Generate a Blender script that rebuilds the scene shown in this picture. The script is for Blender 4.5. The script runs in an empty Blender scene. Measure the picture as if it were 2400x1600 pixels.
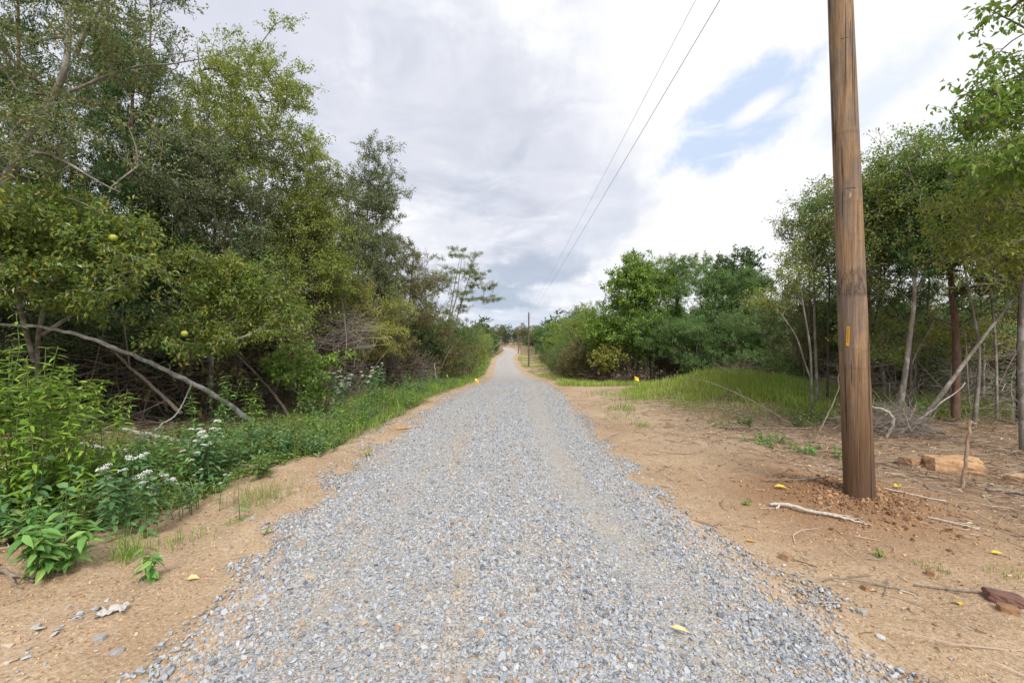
import bpy, bmesh, math
import numpy as np
from mathutils import Vector
RNG = np.random.default_rng(7)
scene = bpy.context.scene
COL = scene.collection
R = math.radians

# ---------------------------------------------------------------- helpers: maths
def unit(v):
    v = np.asarray(v, float)
    return v / np.maximum(np.linalg.norm(v, axis=-1, keepdims=True), 1e-9)

def sstep(a, b, x):
    t = np.clip((np.asarray(x, float) - a) / (b - a), 0, 1)
    return t * t * (3 - 2 * t)

def hash2(ix, iy, seed):
    h = (ix.astype(np.int64) * 374761393 + iy.astype(np.int64) * 668265263 + seed * 974634777) & 0xFFFFFFFF
    h = ((h ^ (h >> 13)) * 1274126177) & 0xFFFFFFFF
    return ((h ^ (h >> 16)) & 0xFFFF) / 65535.0

def vnoise(x, y, s, seed=0):
    x = np.asarray(x, float) / s; y = np.asarray(y, float) / s
    ix = np.floor(x); iy = np.floor(y)
    fx = x - ix; fy = y - iy
    fx = fx * fx * (3 - 2 * fx); fy = fy * fy * (3 - 2 * fy)
    a = hash2(ix, iy, seed); b = hash2(ix + 1, iy, seed); c = hash2(ix, iy + 1, seed); d = hash2(ix + 1, iy + 1, seed)
    return (a * (1 - fx) + b * fx) * (1 - fy) + (c * (1 - fx) + d * fx) * fy

def fbm(x, y, s, seed=0, o=4):
    t = 0; amp = .5
    for k in range(o):
        t = t + amp * vnoise(x, y, s, seed + k * 17); s = s / 2.1; amp *= .5
    return t

# ---------------------------------------------------------------- helpers: meshes and objects
class MB:
    """collects vertices and faces of one mesh"""
    def __init__(s): s.V = []; s.F = []; s.n = 0; s.A = {}
    def add(s, V, *faces):
        V = np.asarray(V, np.float32).reshape(-1, 3)
        for f in faces:
            f = np.asarray(f, np.int64)
            if f.size: s.F.append(f + s.n)
        s.V.append(V); s.n += len(V)
        return s
    def mesh(s, name, smooth=False):
        me = bpy.data.meshes.new(name)
        if not s.V: return me
        V = np.concatenate(s.V)
        loops = np.concatenate([f.reshape(-1) for f in s.F]).astype(np.int32)
        tot = np.concatenate([np.full(len(f), f.shape[1], np.int32) for f in s.F])
        start = np.concatenate([[0], np.cumsum(tot)[:-1]]).astype(np.int32)
        me.vertices.add(len(V)); me.vertices.foreach_set('co', V.ravel())
        me.loops.add(len(loops)); me.loops.foreach_set('vertex_index', loops)
        me.polygons.add(len(tot)); me.polygons.foreach_set('loop_start', start)
        try: me.polygons.foreach_set('loop_total', tot)
        except Exception: pass
        me.update(calc_edges=True)
        me.validate()
        me.polygons.foreach_set('use_smooth', np.full(len(me.polygons), smooth))
        for k, a in s.A.items():
            at = me.attributes.new(k, 'FLOAT', 'POINT'); at.data.foreach_set('value', np.asarray(a, np.float32))
        return me

def obj(name, me, mat=None, parent=None, loc=None):
    o = bpy.data.objects.new(name, me); COL.objects.link(o)
    if mat is not None and not me.materials: me.materials.append(mat)
    if parent: o.parent = parent
    if loc is not None: o.location = loc
    return o

def tag(o, label, cat, group=None):
    o['label'] = label; o['category'] = cat
    if group: o['group'] = group
    return o

def kind(o, k): o['kind'] = k; return o

def thing(name, label, cat, loc=(0, 0, 0), rz=0, group=None, scale=1):
    o = bpy.data.objects.new(name, None); COL.objects.link(o)
    o.location = loc; o.rotation_euler = (0, 0, rz); o.scale = (scale,) * 3 if np.isscalar(scale) else scale
    o.empty_display_size = .2
    return tag(o, label, cat, group)

def dup(root, loc, rz, scale, label, group=None):
    r = root.copy(); COL.objects.link(r); r.location = loc; r.rotation_euler = (0, 0, rz)
    r.scale = (scale,) * 3 if np.isscalar(scale) else scale
    r['label'] = label
    if group: r['group'] = group
    elif 'group' in r: del r['group']
    for ch in root.children:
        c = ch.copy(); COL.objects.link(c); c.parent = r
    return r

def tubes(mb, P, Rr, sides=4, cap=False):
    """P (b,n,3), Rr (b,n): a batch of tapered tubes"""
    P = np.asarray(P, float); Rr = np.asarray(Rr, float)
    if P.ndim == 2: P = P[None]; Rr = Rr[None]
    b, n, _ = P.shape
    T = np.empty_like(P)
    T[:, 1:-1] = P[:, 2:] - P[:, :-2]; T[:, 0] = P[:, 1] - P[:, 0]; T[:, -1] = P[:, -1] - P[:, -2]
    T = unit(T); av = unit(T.mean(1))
    ref = np.where(np.abs(av[:, 2:3]) < .8, np.array([[0, 0, 1.]]), np.array([[1., 0, 0]]))[:, None, :]
    A = unit(np.cross(T, ref)); B = np.cross(T, A)
    ang = np.arange(sides) * 2 * math.pi / sides
    V = P[:, :, None, :] + Rr[:, :, None, None] * (A[:, :, None, :] * np.cos(ang)[None, None, :, None] + B[:, :, None, :] * np.sin(ang)[None, None, :, None])
    idx = np.arange(b * n * sides).reshape(b, n, sides)
    i0 = idx[:, :-1]; i1 = idx[:, 1:]
    F = np.stack([i0, np.roll(i0, -1, 2), np.roll(i1, -1, 2), i1], -1).reshape(-1, 4)
    fs = [F]
    if cap and sides > 3:
        fs.append(idx[:, 0, ::-1].reshape(b, sides)); fs.append(idx[:, -1].reshape(b, sides))
    mb.add(V.reshape(-1, 3), *fs)

def frame(D, Nn):
    D = unit(D); S = unit(np.cross(D, Nn)); N2 = np.cross(S, D)
    return D, S, N2

def leaves4(mb, P, D, Nn, L, W, fold=.12, curl=.15):
    D, S, N2 = frame(D, Nn); n = len(P)
    L = np.broadcast_to(L, (n,))[:, None]; W = np.broadcast_to(W, (n,))[:, None]
    a = P; b = P + D * L * .45 + S * W * .5 + N2 * W * fold; c = P + D * L - N2 * L * curl; d = P + D * L * .45 - S * W * .5 + N2 * W * fold
    i = np.arange(n)[:, None] * 4
    mb.add(np.stack([a, b, c, d], 1).reshape(-1, 3), np.concatenate([i + np.array([0, 1, 2]), i + np.array([0, 2, 3])]))

def leaves8(mb, P, D, Nn, L, W, curl=.25, fold=.15):
    D, S, N2 = frame(D, Nn); n = len(P)
    L = np.broadcast_to(L, (n,))[:, None]; W = np.broadcast_to(W, (n,))[:, None]
    def m(t): return P + D * L * t - N2 * L * curl * t * t
    rows = [m(0), m(.33), m(.68), m(1.)]
    up = N2 * W * fold
    l1 = rows[1] + S * W * .5 + up; r1 = rows[1] - S * W * .5 + up
    l2 = rows[2] + S * W * .38 + up; r2 = rows[2] - S * W * .38 + up
    V = np.stack(rows + [l1, r1, l2, r2], 1).reshape(-1, 3)
    i = np.arange(n)[:, None] * 8
    tri = np.concatenate([i + np.array(t) for t in ([0, 4, 1], [0, 1, 5], [2, 6, 3], [2, 3, 7])])
    qd = np.concatenate([i + np.array(t) for t in ([1, 4, 6, 2], [1, 2, 7, 5])])
    mb.add(V, tri, qd)

def blades(mb, P, h, w, lean=.35, rng=RNG, up=None):
    n = len(P); h = np.broadcast_to(h, (n,)); w = np.broadcast_to(w, (n,))
    az = rng.uniform(0, 2 * math.pi, n); ln = np.abs(rng.normal(0, lean, n)) + .05
    d = np.stack([np.cos(az), np.sin(az), np.zeros(n)], 1); fz = rng.uniform(0, math.pi, n)
    s = np.stack([np.cos(fz), np.sin(fz), np.zeros(n)], 1)
    pts = []
    for t, ww in ((0, .8), (.4, 1), (.75, .7)):
        c = P + d * (ln * h * t * t)[:, None]; c = c + np.array([0, 0, 1.]) * (h * t * (1 - .25 * ln * t))[:, None]
        pts += [c - s * (w * ww / 2)[:, None], c + s * (w * ww / 2)[:, None]]
    tip = P + d * (ln * h)[:, None] + np.array([0, 0, 1.]) * (h * (1 - .3 * ln))[:, None]
    V = np.stack(pts + [tip], 1).reshape(-1, 3); i = np.arange(n)[:, None] * 7
    mb.add(V, np.concatenate([i + np.array([0, 1, 3, 2]), i + np.array([2, 3, 5, 4])]), i + np.array([4, 5, 6]))

# ---------------------------------------------------------------- helpers: materials
class NT:
    def __init__(s, mat): s.t = mat.node_tree; s.n = s.t.nodes; s.l = s.t.links
    def put(s, sock, v):
        if isinstance(v, bpy.types.NodeSocket): s.l.new(v, sock)
        elif isinstance(v, bpy.types.Node): s.l.new(v.outputs[0], sock)
        elif v is not None:
            if hasattr(sock.default_value, '__len__') and not hasattr(v, '__len__'): v = (v,) * len(sock.default_value)
            if hasattr(sock.default_value, '__len__') and len(sock.default_value) == 4 and len(v) == 3: v = (*v, 1)
            sock.default_value = v
    def add(s, typ, ins=None, **props):
        nd = s.n.new(typ)
        for k, v in props.items(): setattr(nd, k, v)
        for k, v in (ins or {}).items(): s.put(nd.inputs[k], v)
        return nd
    def math(s, op, a, b=None, c=None, clamp=False):
        nd = s.add('ShaderNodeMath', operation=op, use_clamp=clamp)
        s.put(nd.inputs[0], a)
        if b is not None: s.put(nd.inputs[1], b)
        if c is not None: s.put(nd.inputs[2], c)
        return nd.outputs[0]
    def ramp(s, fac, stops, interp='LINEAR'):
        nd = s.add('ShaderNodeValToRGB'); cr = nd.color_ramp; cr.interpolation = interp
        while len(cr.elements) < len(stops): cr.elements.new(1)
        for e, (p, c) in zip(cr.elements, stops):
            e.position = p; e.color = (*c, 1) if len(c) == 3 else c
        s.put(nd.inputs[0], fac); return nd.outputs[0]
    def mix(s, fac, a, b, blend='MIX'):
        nd = s.add('ShaderNodeMix', data_type='RGBA', blend_type=blend, clamp_factor=True)
        s.put(nd.inputs[0], fac); s.put(nd.inputs[6], a); s.put(nd.inputs[7], b); return nd.outputs[2]
    def mapr(s, v, a, b, c=0., d=1.):
        nd = s.add('ShaderNodeMapRange', {0: v, 1: a, 2: b, 3: c, 4: d}, interpolation_type='SMOOTHSTEP'); return nd.outputs[0]
    def noise(s, vec, scale, detail=4, rough=.55, dist=0):
        nd = s.add('ShaderNodeTexNoise', {'Scale': scale, 'Detail': detail, 'Roughness': rough, 'Distortion': dist})
        if vec is not None: s.put(nd.inputs['Vector'], vec)
        return nd.outputs['Fac']
    def vor(s, vec, scale, feature='F1', out='Distance', rnd=1):
        nd = s.add('ShaderNodeTexVoronoi', {'Scale': scale, 'Randomness': rnd}, feature=feature)
        if vec is not None: s.put(nd.inputs['Vector'], vec)
        return nd.outputs[out]
    def bump(s, h, strength=.5, dist=.02, nrm=None):
        nd = s.add('ShaderNodeBump', {'Height': h, 'Strength': strength, 'Distance': dist})
        if nrm is not None: s.put(nd.inputs['Normal'], nrm)
        return nd.outputs[0]

def new_mat(name):
    m = bpy.data.materials.new(name); m.use_nodes = True; nt = NT(m)
    return m, nt, m.node_tree.nodes['Principled BSDF'], m.node_tree.nodes['Material Output']

def gamma_up(c, k): return tuple(min(1, x * k) for x in c)

LEAFK = 1.75
def leaf_mat(name, stops, trans=.42, rough=.5, spec=.35, hue_noise=.35, scale=1.3, tint=(.125, .15, .035)):
    m, t, p, out = new_mat(name)
    geo = t.add('ShaderNodeNewGeometry'); tc = t.add('ShaderNodeTexCoord')
    col = t.ramp(geo.outputs['Random Per Island'], [(p_, tuple(min(.6, v * LEAFK) for v in c_)) for p_, c_ in stops])
    nz = t.mapr(t.noise(tc.outputs['Object'], scale, 3), .42, .68)
    col = t.mix(t.math('MULTIPLY', nz, hue_noise), col, tint)
    t.put(p.inputs['Base Color'], col); p.inputs['Roughness'].default_value = rough
    p.inputs['Specular IOR Level'].default_value = spec
    tr = t.add('ShaderNodeBsdfTranslucent', {'Color': t.mix(.5, col, (.25, .3, .03), 'MIX')})
    ms = t.add('ShaderNodeMixShader', {0: trans}); t.l.new(p.outputs[0], ms.inputs[1]); t.l.new(tr.outputs[0], ms.inputs[2])
    t.l.new(ms.outputs[0], out.inputs[0])
    return m

def bark_mat(name, c1, c2, scale=14, lichen=None):
    m, t, p, out = new_mat(name); tc = t.add('ShaderNodeTexCoord')
    mp = t.add('ShaderNodeMapping', {'Vector': tc.outputs['Object'], 'Scale': (1, 1, .3)})
    n = t.noise(mp, scale, 6, .65); col = t.ramp(n, [(.3, c1), (.7, c2)])
    if lichen:
        col = t.mix(t.mapr(t.noise(tc.outputs['Object'], 5, 4), .5, .62), col, lichen)
    t.put(p.inputs['Base Color'], col); p.inputs['Roughness'].default_value = .9
    t.put(p.inputs['Normal'], t.bump(n, .7, .02)); return m

def flat_mat(name, c1, c2, scale=8, rough=.8, bump=.3, island=False):
    m, t, p, out = new_mat(name); tc = t.add('ShaderNodeTexCoord')
    n = t.noise(tc.outputs['Object'], scale, 5)
    f = t.add('ShaderNodeNewGeometry').outputs['Random Per Island'] if island else n
    t.put(p.inputs['Base Color'], t.ramp(f, [(.25, c1), (.75, c2)])); p.inputs['Roughness'].default_value = rough
    if bump: t.put(p.inputs['Normal'], t.bump(n, bump, .01))
    return m
# ================================================================ terrain
_pk = np.array([-80, 0, 12.7, 22, 30, 47, 65, 94, 165, 220, 300, 900.])
_pz = np.array([0, 0, 0, -.5, -1.0, -2.0, -2.35, -2.4, -2.4, -1.9, -1.5, -1.5])
_py = np.arange(-80, 900, .5); _ps = np.convolve(np.pad(np.interp(_py, _pk, _pz), 6, mode='edge'), np.ones(13) / 13, 'valid')
def profile(y): return np.interp(y, _py, _ps)

ED = [0, 2.1, 3.75, 5.2, 7.6, 12.7, 22, 45, 66, 94, 150, 200, 230, 270]
EL = [-1.62, -1.72, -1.9, -1.95, -1.96, -1.6, -1.4, -2.0, -2.7, -3.3, -1.9, -4.5, -12, -30]
ER = [2.0, 1.93, 1.7, 1.44, 1.36, 1.44, 1.65, 1.35, .8, .35, 1.9, -.5, -8, -26]
def road_l(y): return np.interp(y, ED, EL)
def road_r(y): return np.interp(y, ED, ER)
GD = [0, 3.28, 4.07, 5.5, 6.4, 8.3, 11.9, 20, 45, 66, 94, 150, 200, 230, 270]
GX = [-3.9, -3.65, -3.15, -3.0, -2.5, -2.3, -2.15, -1.95, -2.6, -3.3, -4.0, -2.9, -6, -14, -33]
def green_edge(y): return np.interp(y, GD, GX)

def mound(x, y):
    return .46 * np.exp(-((x - 6.4) / 2.7) ** 2 - ((y - 13.0) / 2.6) ** 2) + .13 * np.exp(-((x - 3.3) ** 2 + (y - 4.6) ** 2) / .5) \
        + .22 * np.exp(-((x - 9) / 3.5) ** 2 - ((y - 8.5) / 3) ** 2) + .16 * np.exp(-((x + 4.0) ** 2 + (y - 2.9) ** 2) / .5)

def zbase(x, y):
    x = np.asarray(x, float); y = np.asarray(y, float)
    z = profile(y) + mound(x, y)
    z = z + .25 * sstep(-3.4, -8, x)
    z = z + .7 * sstep(8, 40, np.abs(x)) * fbm(x, y, 30, 3)
    rm = 1 - sstep(.1, .9, np.maximum(road_l(y) - x, x - road_r(y)))     # 1 on the road
    z = z + (1 - rm) * ((fbm(x, y, 1.1, 11) - .47) * .11 + (fbm(x, y, .22, 5) - .47) * .035)
    # shallow grader windrow left of the gravel
    z = z + .03 * np.exp(-((x + 2.3 + .1 * np.sin(y)) / .12) ** 2) * sstep(14, 9, y)
    return z

def road_z(x, y):
    l = road_l(y); r = road_r(y); u = (x - (l + r) / 2) / ((r - l) / 2)
    crown = .035 * (1 - np.clip(np.abs(u), 0, 1.2) ** 2.2)
    ruts = -.018 * (np.exp(-((u - .52) / .17) ** 2) + np.exp(-((u + .5) / .17) ** 2))
    return profile(y) + mound(x, y) + crown + ruts + .012 * (fbm(x, y, .8, 21) - .47) + .02 * (vnoise(x, y, 2.5, 22) - .5)

def gz(x, y):
    z = zbase(x, y); inr = (x > road_l(y)) & (x < road_r(y))
    return np.where(inr, np.maximum(z, road_z(x, y)), z)

def axis(pts):
    out = []
    for (a, b, st) in pts: out.append(np.arange(a, b, st))
    return np.concatenate(out)
xs = np.concatenate([-np.geomspace(900, 14, 50), axis([(-13.6, -6, .35), (-6, -1.2, .05), (-1.2, 1.2, .2), (1.2, 8, .05), (8, 16, .3)]), np.geomspace(16, 900, 50)])
ys = np.concatenate([np.linspace(-80, 0, 14), axis([(.3, 1.6, .15), (1.6, 9, .045), (9, 16, .09), (16, 40, .3), (40, 120, 1)]), np.geomspace(120, 900, 70)])
XX, YY = np.meshgrid(xs, ys, indexing='ij')
nx, ny = XX.shape
mb = MB()
idx = np.arange(nx * ny).reshape(nx, ny)
mb.add(np.stack([XX, YY, zbase(XX, YY)], -1), np.stack([idx[:-1, :-1], idx[1:, :-1], idx[1:, 1:], idx[:-1, 1:]], -1).reshape(-1, 4))
xr = XX.ravel(); yr = YY.ravel(); nz = fbm(xr, yr, 1.6, 40); nz2 = fbm(xr, yr, .35, 41)
def zone_wood_left(x, y): return sstep(.9, 2.6, green_edge(y) - x)
def zone_right_edge(y): return np.interp(y, [0, 4, 6, 8, 10, 14, 16, 20, 30, 65, 110, 200, 300], [4.0, 3.7, 3.2, 3.0, 3.1, 3.2, 8, 5, 3.4, 3.4, 3.5, 5, 5])
litter = np.clip(zone_wood_left(xr, yr) + sstep(-.4, 1.6, xr - zone_right_edge(yr) + (nz - .5) * 3), 0, 1)
green = np.clip(sstep(-.1, .35, green_edge(yr) - xr + (nz2 - .5) * .8) * sstep(4.2, 1.0, green_edge(yr) - xr), 0, 1)
g_m = np.exp(-((xr - 6.6) / 2.9) ** 4 - ((yr - 12.6) / 3.2) ** 4)
strip = sstep(18.2, 18.8, yr) * sstep(21.5, 20.5, yr) * sstep(1.9, 2.6, xr)
patch = sstep(22, 28, yr) * sstep(.3, 1.2, xr - road_r(yr)) * sstep(.42, .55, nz) * .8
far = sstep(110, 160, yr) * .8
green = np.clip(np.maximum.reduce([green, g_m, strip, patch, far * (np.abs(xr) > 3)]), 0, 1)
clay = np.clip(np.exp(-((xr - 3.3) ** 2 + (yr - 4.6) ** 2) / 1.3) * 1.2 + .5 * np.exp(-((xr + 4.0) ** 2 + (yr - 2.9) ** 2) / .6), 0, 1)
mb.A = {'litter': litter, 'green': green, 'clay': clay}
ground_me = mb.mesh('ground', True)

def attr(t, name):
    return t.add('ShaderNodeAttribute', attribute_name=name).outputs['Fac']

def dirt_nodes(t):
    pos = t.add('ShaderNodeTexCoord').outputs['Object']
    big = t.noise(pos, .9, 5, .6); mid = t.noise(pos, 7, 5, .65); fine = t.noise(pos, 45, 4, .7)
    col = t.ramp(big, [(.3, (.34, .226, .137)), (.5, (.45, .322, .203)), (.7, (.53, .407, .277))])
    col = t.mix(t.mapr(mid, .35, .75, 0, .5), col, (.31, .21, .125))
    col = t.mix(t.mapr(fine, .5, .7, 0, .8), col, (.57, .48, .37))
    col = t.mix(t.mapr(fine, .49, .3, 0, .8), col, (.18, .12, .075))
    cell = t.vor(pos, 70, 'F1', 'Color'); sel = t.add('ShaderNodeSeparateColor', {0: cell})
    peb = t.math('MULTIPLY', t.math('GREATER_THAN', sel.outputs[0], .84), t.math('LESS_THAN', t.vor(pos, 70), .35))
    col = t.mix(peb, col, t.ramp(sel.outputs[1], [(0, (.3, .2, .12)), (.6, (.5, .38, .26)), (1, (.5, .5, .5))]))
    h = t.math('ADD', t.math('MULTIPLY', mid, .6), t.math('ADD', t.math('MULTIPLY', fine, .45), t.math('MULTIPLY', peb, .25)))
    return pos, col, h

m_ground, t, p, out = new_mat('dirt')
pos, col, h = dirt_nodes(t)
clayc = t.mix(t.noise(pos, 22, 5, .7), (.17, .09, .045), (.37, .215, .115))
col = t.mix(attr(t, 'clay'), col, clayc)
lit = t.mix(t.noise(pos, 30, 6, .75), (.10, .06, .035), (.4, .28, .18))
col = t.mix(t.math('MULTIPLY', attr(t, 'litter'), .85), col, lit)
gr = t.mix(t.noise(pos, 12, 5, .7), (.05, .065, .02), (.17, .13, .06))
col = t.mix(t.math('MULTIPLY', attr(t, 'green'), .9), col, gr)
t.put(p.inputs['Base Color'], col); p.inputs['Roughness'].default_value = .95; p.inputs['Specular IOR Level'].default_value = .15
t.put(p.inputs['Normal'], t.bump(h, .9, .03))
ground = kind(obj('ground', ground_me, m_ground), 'structure')

# ---------------------------------------------------------------- gravel road sheet
ry = np.concatenate([np.arange(-6, 14, .08), np.arange(14, 40, .25), np.arange(40, 265, 1.5)])
us = np.concatenate([np.linspace(-1.12, 1.12, 57)])
RY, U = np.meshgrid(ry, us, indexing='ij')
rl = road_l(RY); rr = road_r(RY); wob = (fbm(RY * 0 + 5, RY, .7, 60) - .47) * .35
RX = (rl + rr) / 2 + U * (rr - rl) / 2
RZ = road_z(RX, RY) + .006
edge = sstep(.93, 1.12, np.abs(U))
RZ = RZ * (1 - edge) + edge * (zbase(RX, RY) - .03)
mb = MB(); k = np.arange(RX.size).reshape(RX.shape)
mb.add(np.stack([RX, RY, RZ], -1), np.stack([k[:-1, :-1], k[:-1, 1:], k[1:, 1:], k[1:, :-1]], -1).reshape(-1, 4))
dens = (1 - sstep(.72, 1.04, np.abs(U) + (fbm(RX, RY, .5, 61) - .47) * .45))
rut = np.exp(-((U - .52) / .16) ** 2) * sstep(1.5, 4, RY) + .5 * np.exp(-((U + .5) / .2) ** 2)
mb.A = {'gravel': dens.ravel(), 'rut': rut.ravel()}
road_me = mb.mesh('gravel_road', True)
m_road, t, p, out = new_mat('gravel_bed')
pos, dcol, dh = dirt_nodes(t)
sc_near = t.vor(pos, 42, 'F1', 'Color'); dn = t.vor(pos, 42)
sc2 = t.vor(pos, 95, 'F1', 'Color'); d2 = t.vor(pos, 95)
STONE = [(0, (.16, .16, .17)), (.12, (.27, .275, .285)), (.4, (.4, .41, .42)), (.72, (.5, .51, .52)), (.86, (.46, .42, .35)), (.95, (.46, .32, .18)), (1, (.3, .17, .1))]
c1 = t.ramp(t.add('ShaderNodeSeparateColor', {0: sc_near}).outputs[0], STONE)
c2 = t.ramp(t.add('ShaderNodeSeparateColor', {0: sc2}).outputs[1], STONE)
pick = t.mapr(t.noise(pos, 25, 3), .45, .55)
gcol = t.mix(pick, c1, c2)
gap = t.mapr(t.mix(pick, dn, d2), .55, .85)
gcol = t.mix(t.math('MULTIPLY', gap, .75), gcol, (.2, .175, .145))
fines = t.mix(t.noise(pos, 120, 3, .8), (.31, .28, .235), (.52, .49, .44))
f = t.math('ADD', t.math('MULTIPLY', attr(t, 'rut'), .5), t.mapr(t.noise(pos, 1.4, 4), .5, .72, 0, .55), clamp=True)
gcol = t.mix(f, gcol, fines)
gcol = t.mix(t.mapr(t.noise(pos, 2.3, 5, .65), .5, .7, 0, .55), gcol, (.47, .38, .27))
gm = attr(t, 'gravel')
msk = t.mapr(t.math('ADD', gm, t.math('MULTIPLY', t.math('SUBTRACT', t.noise(pos, 16, 4, .7), .5), 1.3)), .35, .6)
col = t.mix(msk, dcol, gcol)
t.put(p.inputs['Base Color'], col); p.inputs['Roughness'].default_value = .9; p.inputs['Specular IOR Level'].default_value = .2
hh = t.math('ADD', t.math('MULTIPLY', t.math('SUBTRACT', 1, t.mix(pick, dn, d2)), t.math('MULTIPLY', msk, 1.1)), t.math('MULTIPLY', dh, .5))
t.put(p.inputs['Normal'], t.bump(hh, .7, .016))
road = kind(obj('gravel_road', road_me, m_road), 'structure')

# ---------------------------------------------------------------- loose stones
def stone_variants(n, flat=(.45, .8), pts=11, seed=3):
    out = []; g = np.random.default_rng(seed)
    for _ in range(n):
        v = unit(g.normal(size=(pts, 3))) * g.uniform(.75, 1.05, (pts, 1)) * np.array([1, g.uniform(.6, .95), g.uniform(*flat)]) * .5
        bm = bmesh.new()
        for c in v: bm.verts.new(c)
        r = bmesh.ops.convex_hull(bm, input=bm.verts)
        bmesh.ops.delete(bm, geom=[e for e in r['geom_interior'] if isinstance(e, bmesh.types.BMVert)], context='VERTS')
        bm.verts.index_update()
        V = np.array([x.co[:] for x in bm.verts]); F = np.array([[q.index for q in f.verts] for f in bm.faces if len(f.verts) == 3]); bm.free()
        out.append((V, F))
    return out
VAR = stone_variants(28)
def rot_batch(g, n, tilt=.5):
    a = g.uniform(0, 2 * math.pi, n); b = g.normal(0, tilt, n); c = g.normal(0, tilt, n)
    ca, sa, cb, sb, cc, sc_ = np.cos(a), np.sin(a), np.cos(b), np.sin(b), np.cos(c), np.sin(c)
    o = np.zeros(n); l = np.ones(n)
    Rz = np.stack([ca, -sa, o, sa, ca, o, o, o, l], 1).reshape(n, 3, 3)
    Rx = np.stack([l, o, o, o, cb, -sb, o, sb, cb], 1).reshape(n, 3, 3)
    Ry = np.stack([cc, o, sc_, o, l, o, -sc_, o, cc], 1).reshape(n, 3, 3)
    return Rx @ Ry @ Rz
def put_stones(mb, x, y, z, s, g, var=VAR, tilt=.45):
    which = g.integers(0, len(var), len(x))
    for w, (V, F) in enumerate(var):
        q = np.where(which == w)[0]
        if not len(q): continue
        M = rot_batch(g, len(q), tilt)
        W = np.einsum('nij,vj->nvi', M, V) * s[q][:, None, None] + np.stack([x[q], y[q], z[q]], 1)[:, None, :]
        off = np.arange(len(q))[:, None, None] * len(V)
        mb.add(W.reshape(-1, 3), (F[None] + off).reshape(-1, 3))

g = np.random.default_rng(21)
mb = MB()
for (y0, y1, per, smin) in ((1.2, 4.5, 4300, .0135), (4.5, 8, 3200, .0135), (8, 13, 2000, .0135), (13, 24, 1000, .0155)):
    n = int(per * (y1 - y0) * 4.2)
    y = g.uniform(y0, y1, n); l = road_l(y); r = road_r(y); u = g.uniform(-1.14, 1.14, n); x = (l + r) / 2 + u * (r - l) / 2
    dn_ = 1 - sstep(.9, 1.1, np.abs(u) + (fbm(x, y, .4, 61) - .47) * .5)
    rt = np.exp(-((u - .52) / .14) ** 2) * sstep(1.5, 4, y) * .7 + .2 * np.exp(-((u + .5) / .2) ** 2)
    keep = g.random(n) < (np.clip((25 - y) / 11, 0, 1) * dn_ * (1 - rt) * (.75 + .7 * (fbm(x, y, .9, 62) - .2)))
    x = x[keep]; y = y[keep]; n = len(x)
    s = np.clip(g.lognormal(math.log(smin * 1.55), .4, n), smin, .056)
    rtk = rt[keep]; s = s * (1 - .45 * rtk)
    put_stones(mb, x, y, gz(x, y) + s * .16 + .004, s, g)
stone_mat, t, p, out = new_mat('crushed_limestone')
geo = t.add('ShaderNodeNewGeometry'); pos = t.add('ShaderNodeTexCoord').outputs['Object']
c = t.ramp(geo.outputs['Random Per Island'], [(0, (.105, .115, .135)), (.1, (.2, .216, .245)), (.34, (.305, .33, .365)), (.62, (.385, .41, .445)), (.84, (.475, .495, .52)), (.92, (.46, .42, .35)), (.965, (.45, .33, .21)), (.99, (.36, .2, .11)), (1, (.22, .12, .09))])
c = t.mix(t.mapr(t.noise(pos, 60, 4), .4, .75, 0, .4), c, (.46, .45, .42))
stk = t.noise(t.add('ShaderNodeMapping', {'Vector': pos, 'Scale': (1.9, .16, 1)}), 1.6, 4, .6)
c = t.mix(t.math('MULTIPLY', t.mapr(stk, .5, .64, 0, .6), t.mapr(t.noise(pos, 9, 3), .35, .6)), c, (.45, .36, .255))
t.put(p.inputs['Base Color'], c); p.inputs['Roughness'].default_value = .85; p.inputs['Specular IOR Level'].default_value = .25
kind(obj('gravel', mb.mesh('gravel'), stone_mat), 'stuff')

# flat shards on the left shoulder (windrow) and scattered over the dirt
VARF = stone_variants(14, (.16, .34), 10, 8)
mb = MB()
n = 1500; y = g.uniform(1.5, 15, n); lane = -2.3 + .1 * np.sin(y * 1.3) + np.interp(y, [1.5, 3, 5, 8, 11, 15], [-.35, -.12, .02, .04, .4, .55])
x = lane + g.normal(0, .085, n)
keep = g.random(n) < np.clip((fbm(y * 0, y, .5, 71) - .34) * 3.5 + sstep(5, 8, y), .08, 1); x = x[keep]; y = y[keep]
put_stones(mb, x, y, gz(x, y) + .006, np.clip(g.lognormal(math.log(.035), .4, len(x)), .015, .085), g, VARF, .2)
n = 900; y = g.uniform(1.5, 12, n); x = np.where(g.random(n) < .5, g.uniform(-3.4, -1.4, n), g.uniform(1.3, 4.5, n)); 
keep = g.random(n) < np.where(x < 0, .55, np.clip(1.2 - (x - 1.5) * .45, .05, 1)); x = x[keep]; y = y[keep]
put_stones(mb, x, y, gz(x, y) + .005, np.clip(g.lognormal(math.log(.024), .45, len(x)), .01, .07), g, VARF, .25)
m_shard, t, p, out = new_mat('slate_shard')
geo = t.add('ShaderNodeNewGeometry')
t.put(p.inputs['Base Color'], t.ramp(geo.outputs['Random Per Island'], [(0, (.17, .18, .2)), (.3, (.33, .34, .36)), (.7, (.46, .47, .48)), (.85, (.5, .44, .35)), (1, (.35, .2, .11))])); p.inputs['Roughness'].default_value = .85
kind(obj('stone_shards', mb.mesh('stone_shards'), m_shard), 'stuff')
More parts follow.
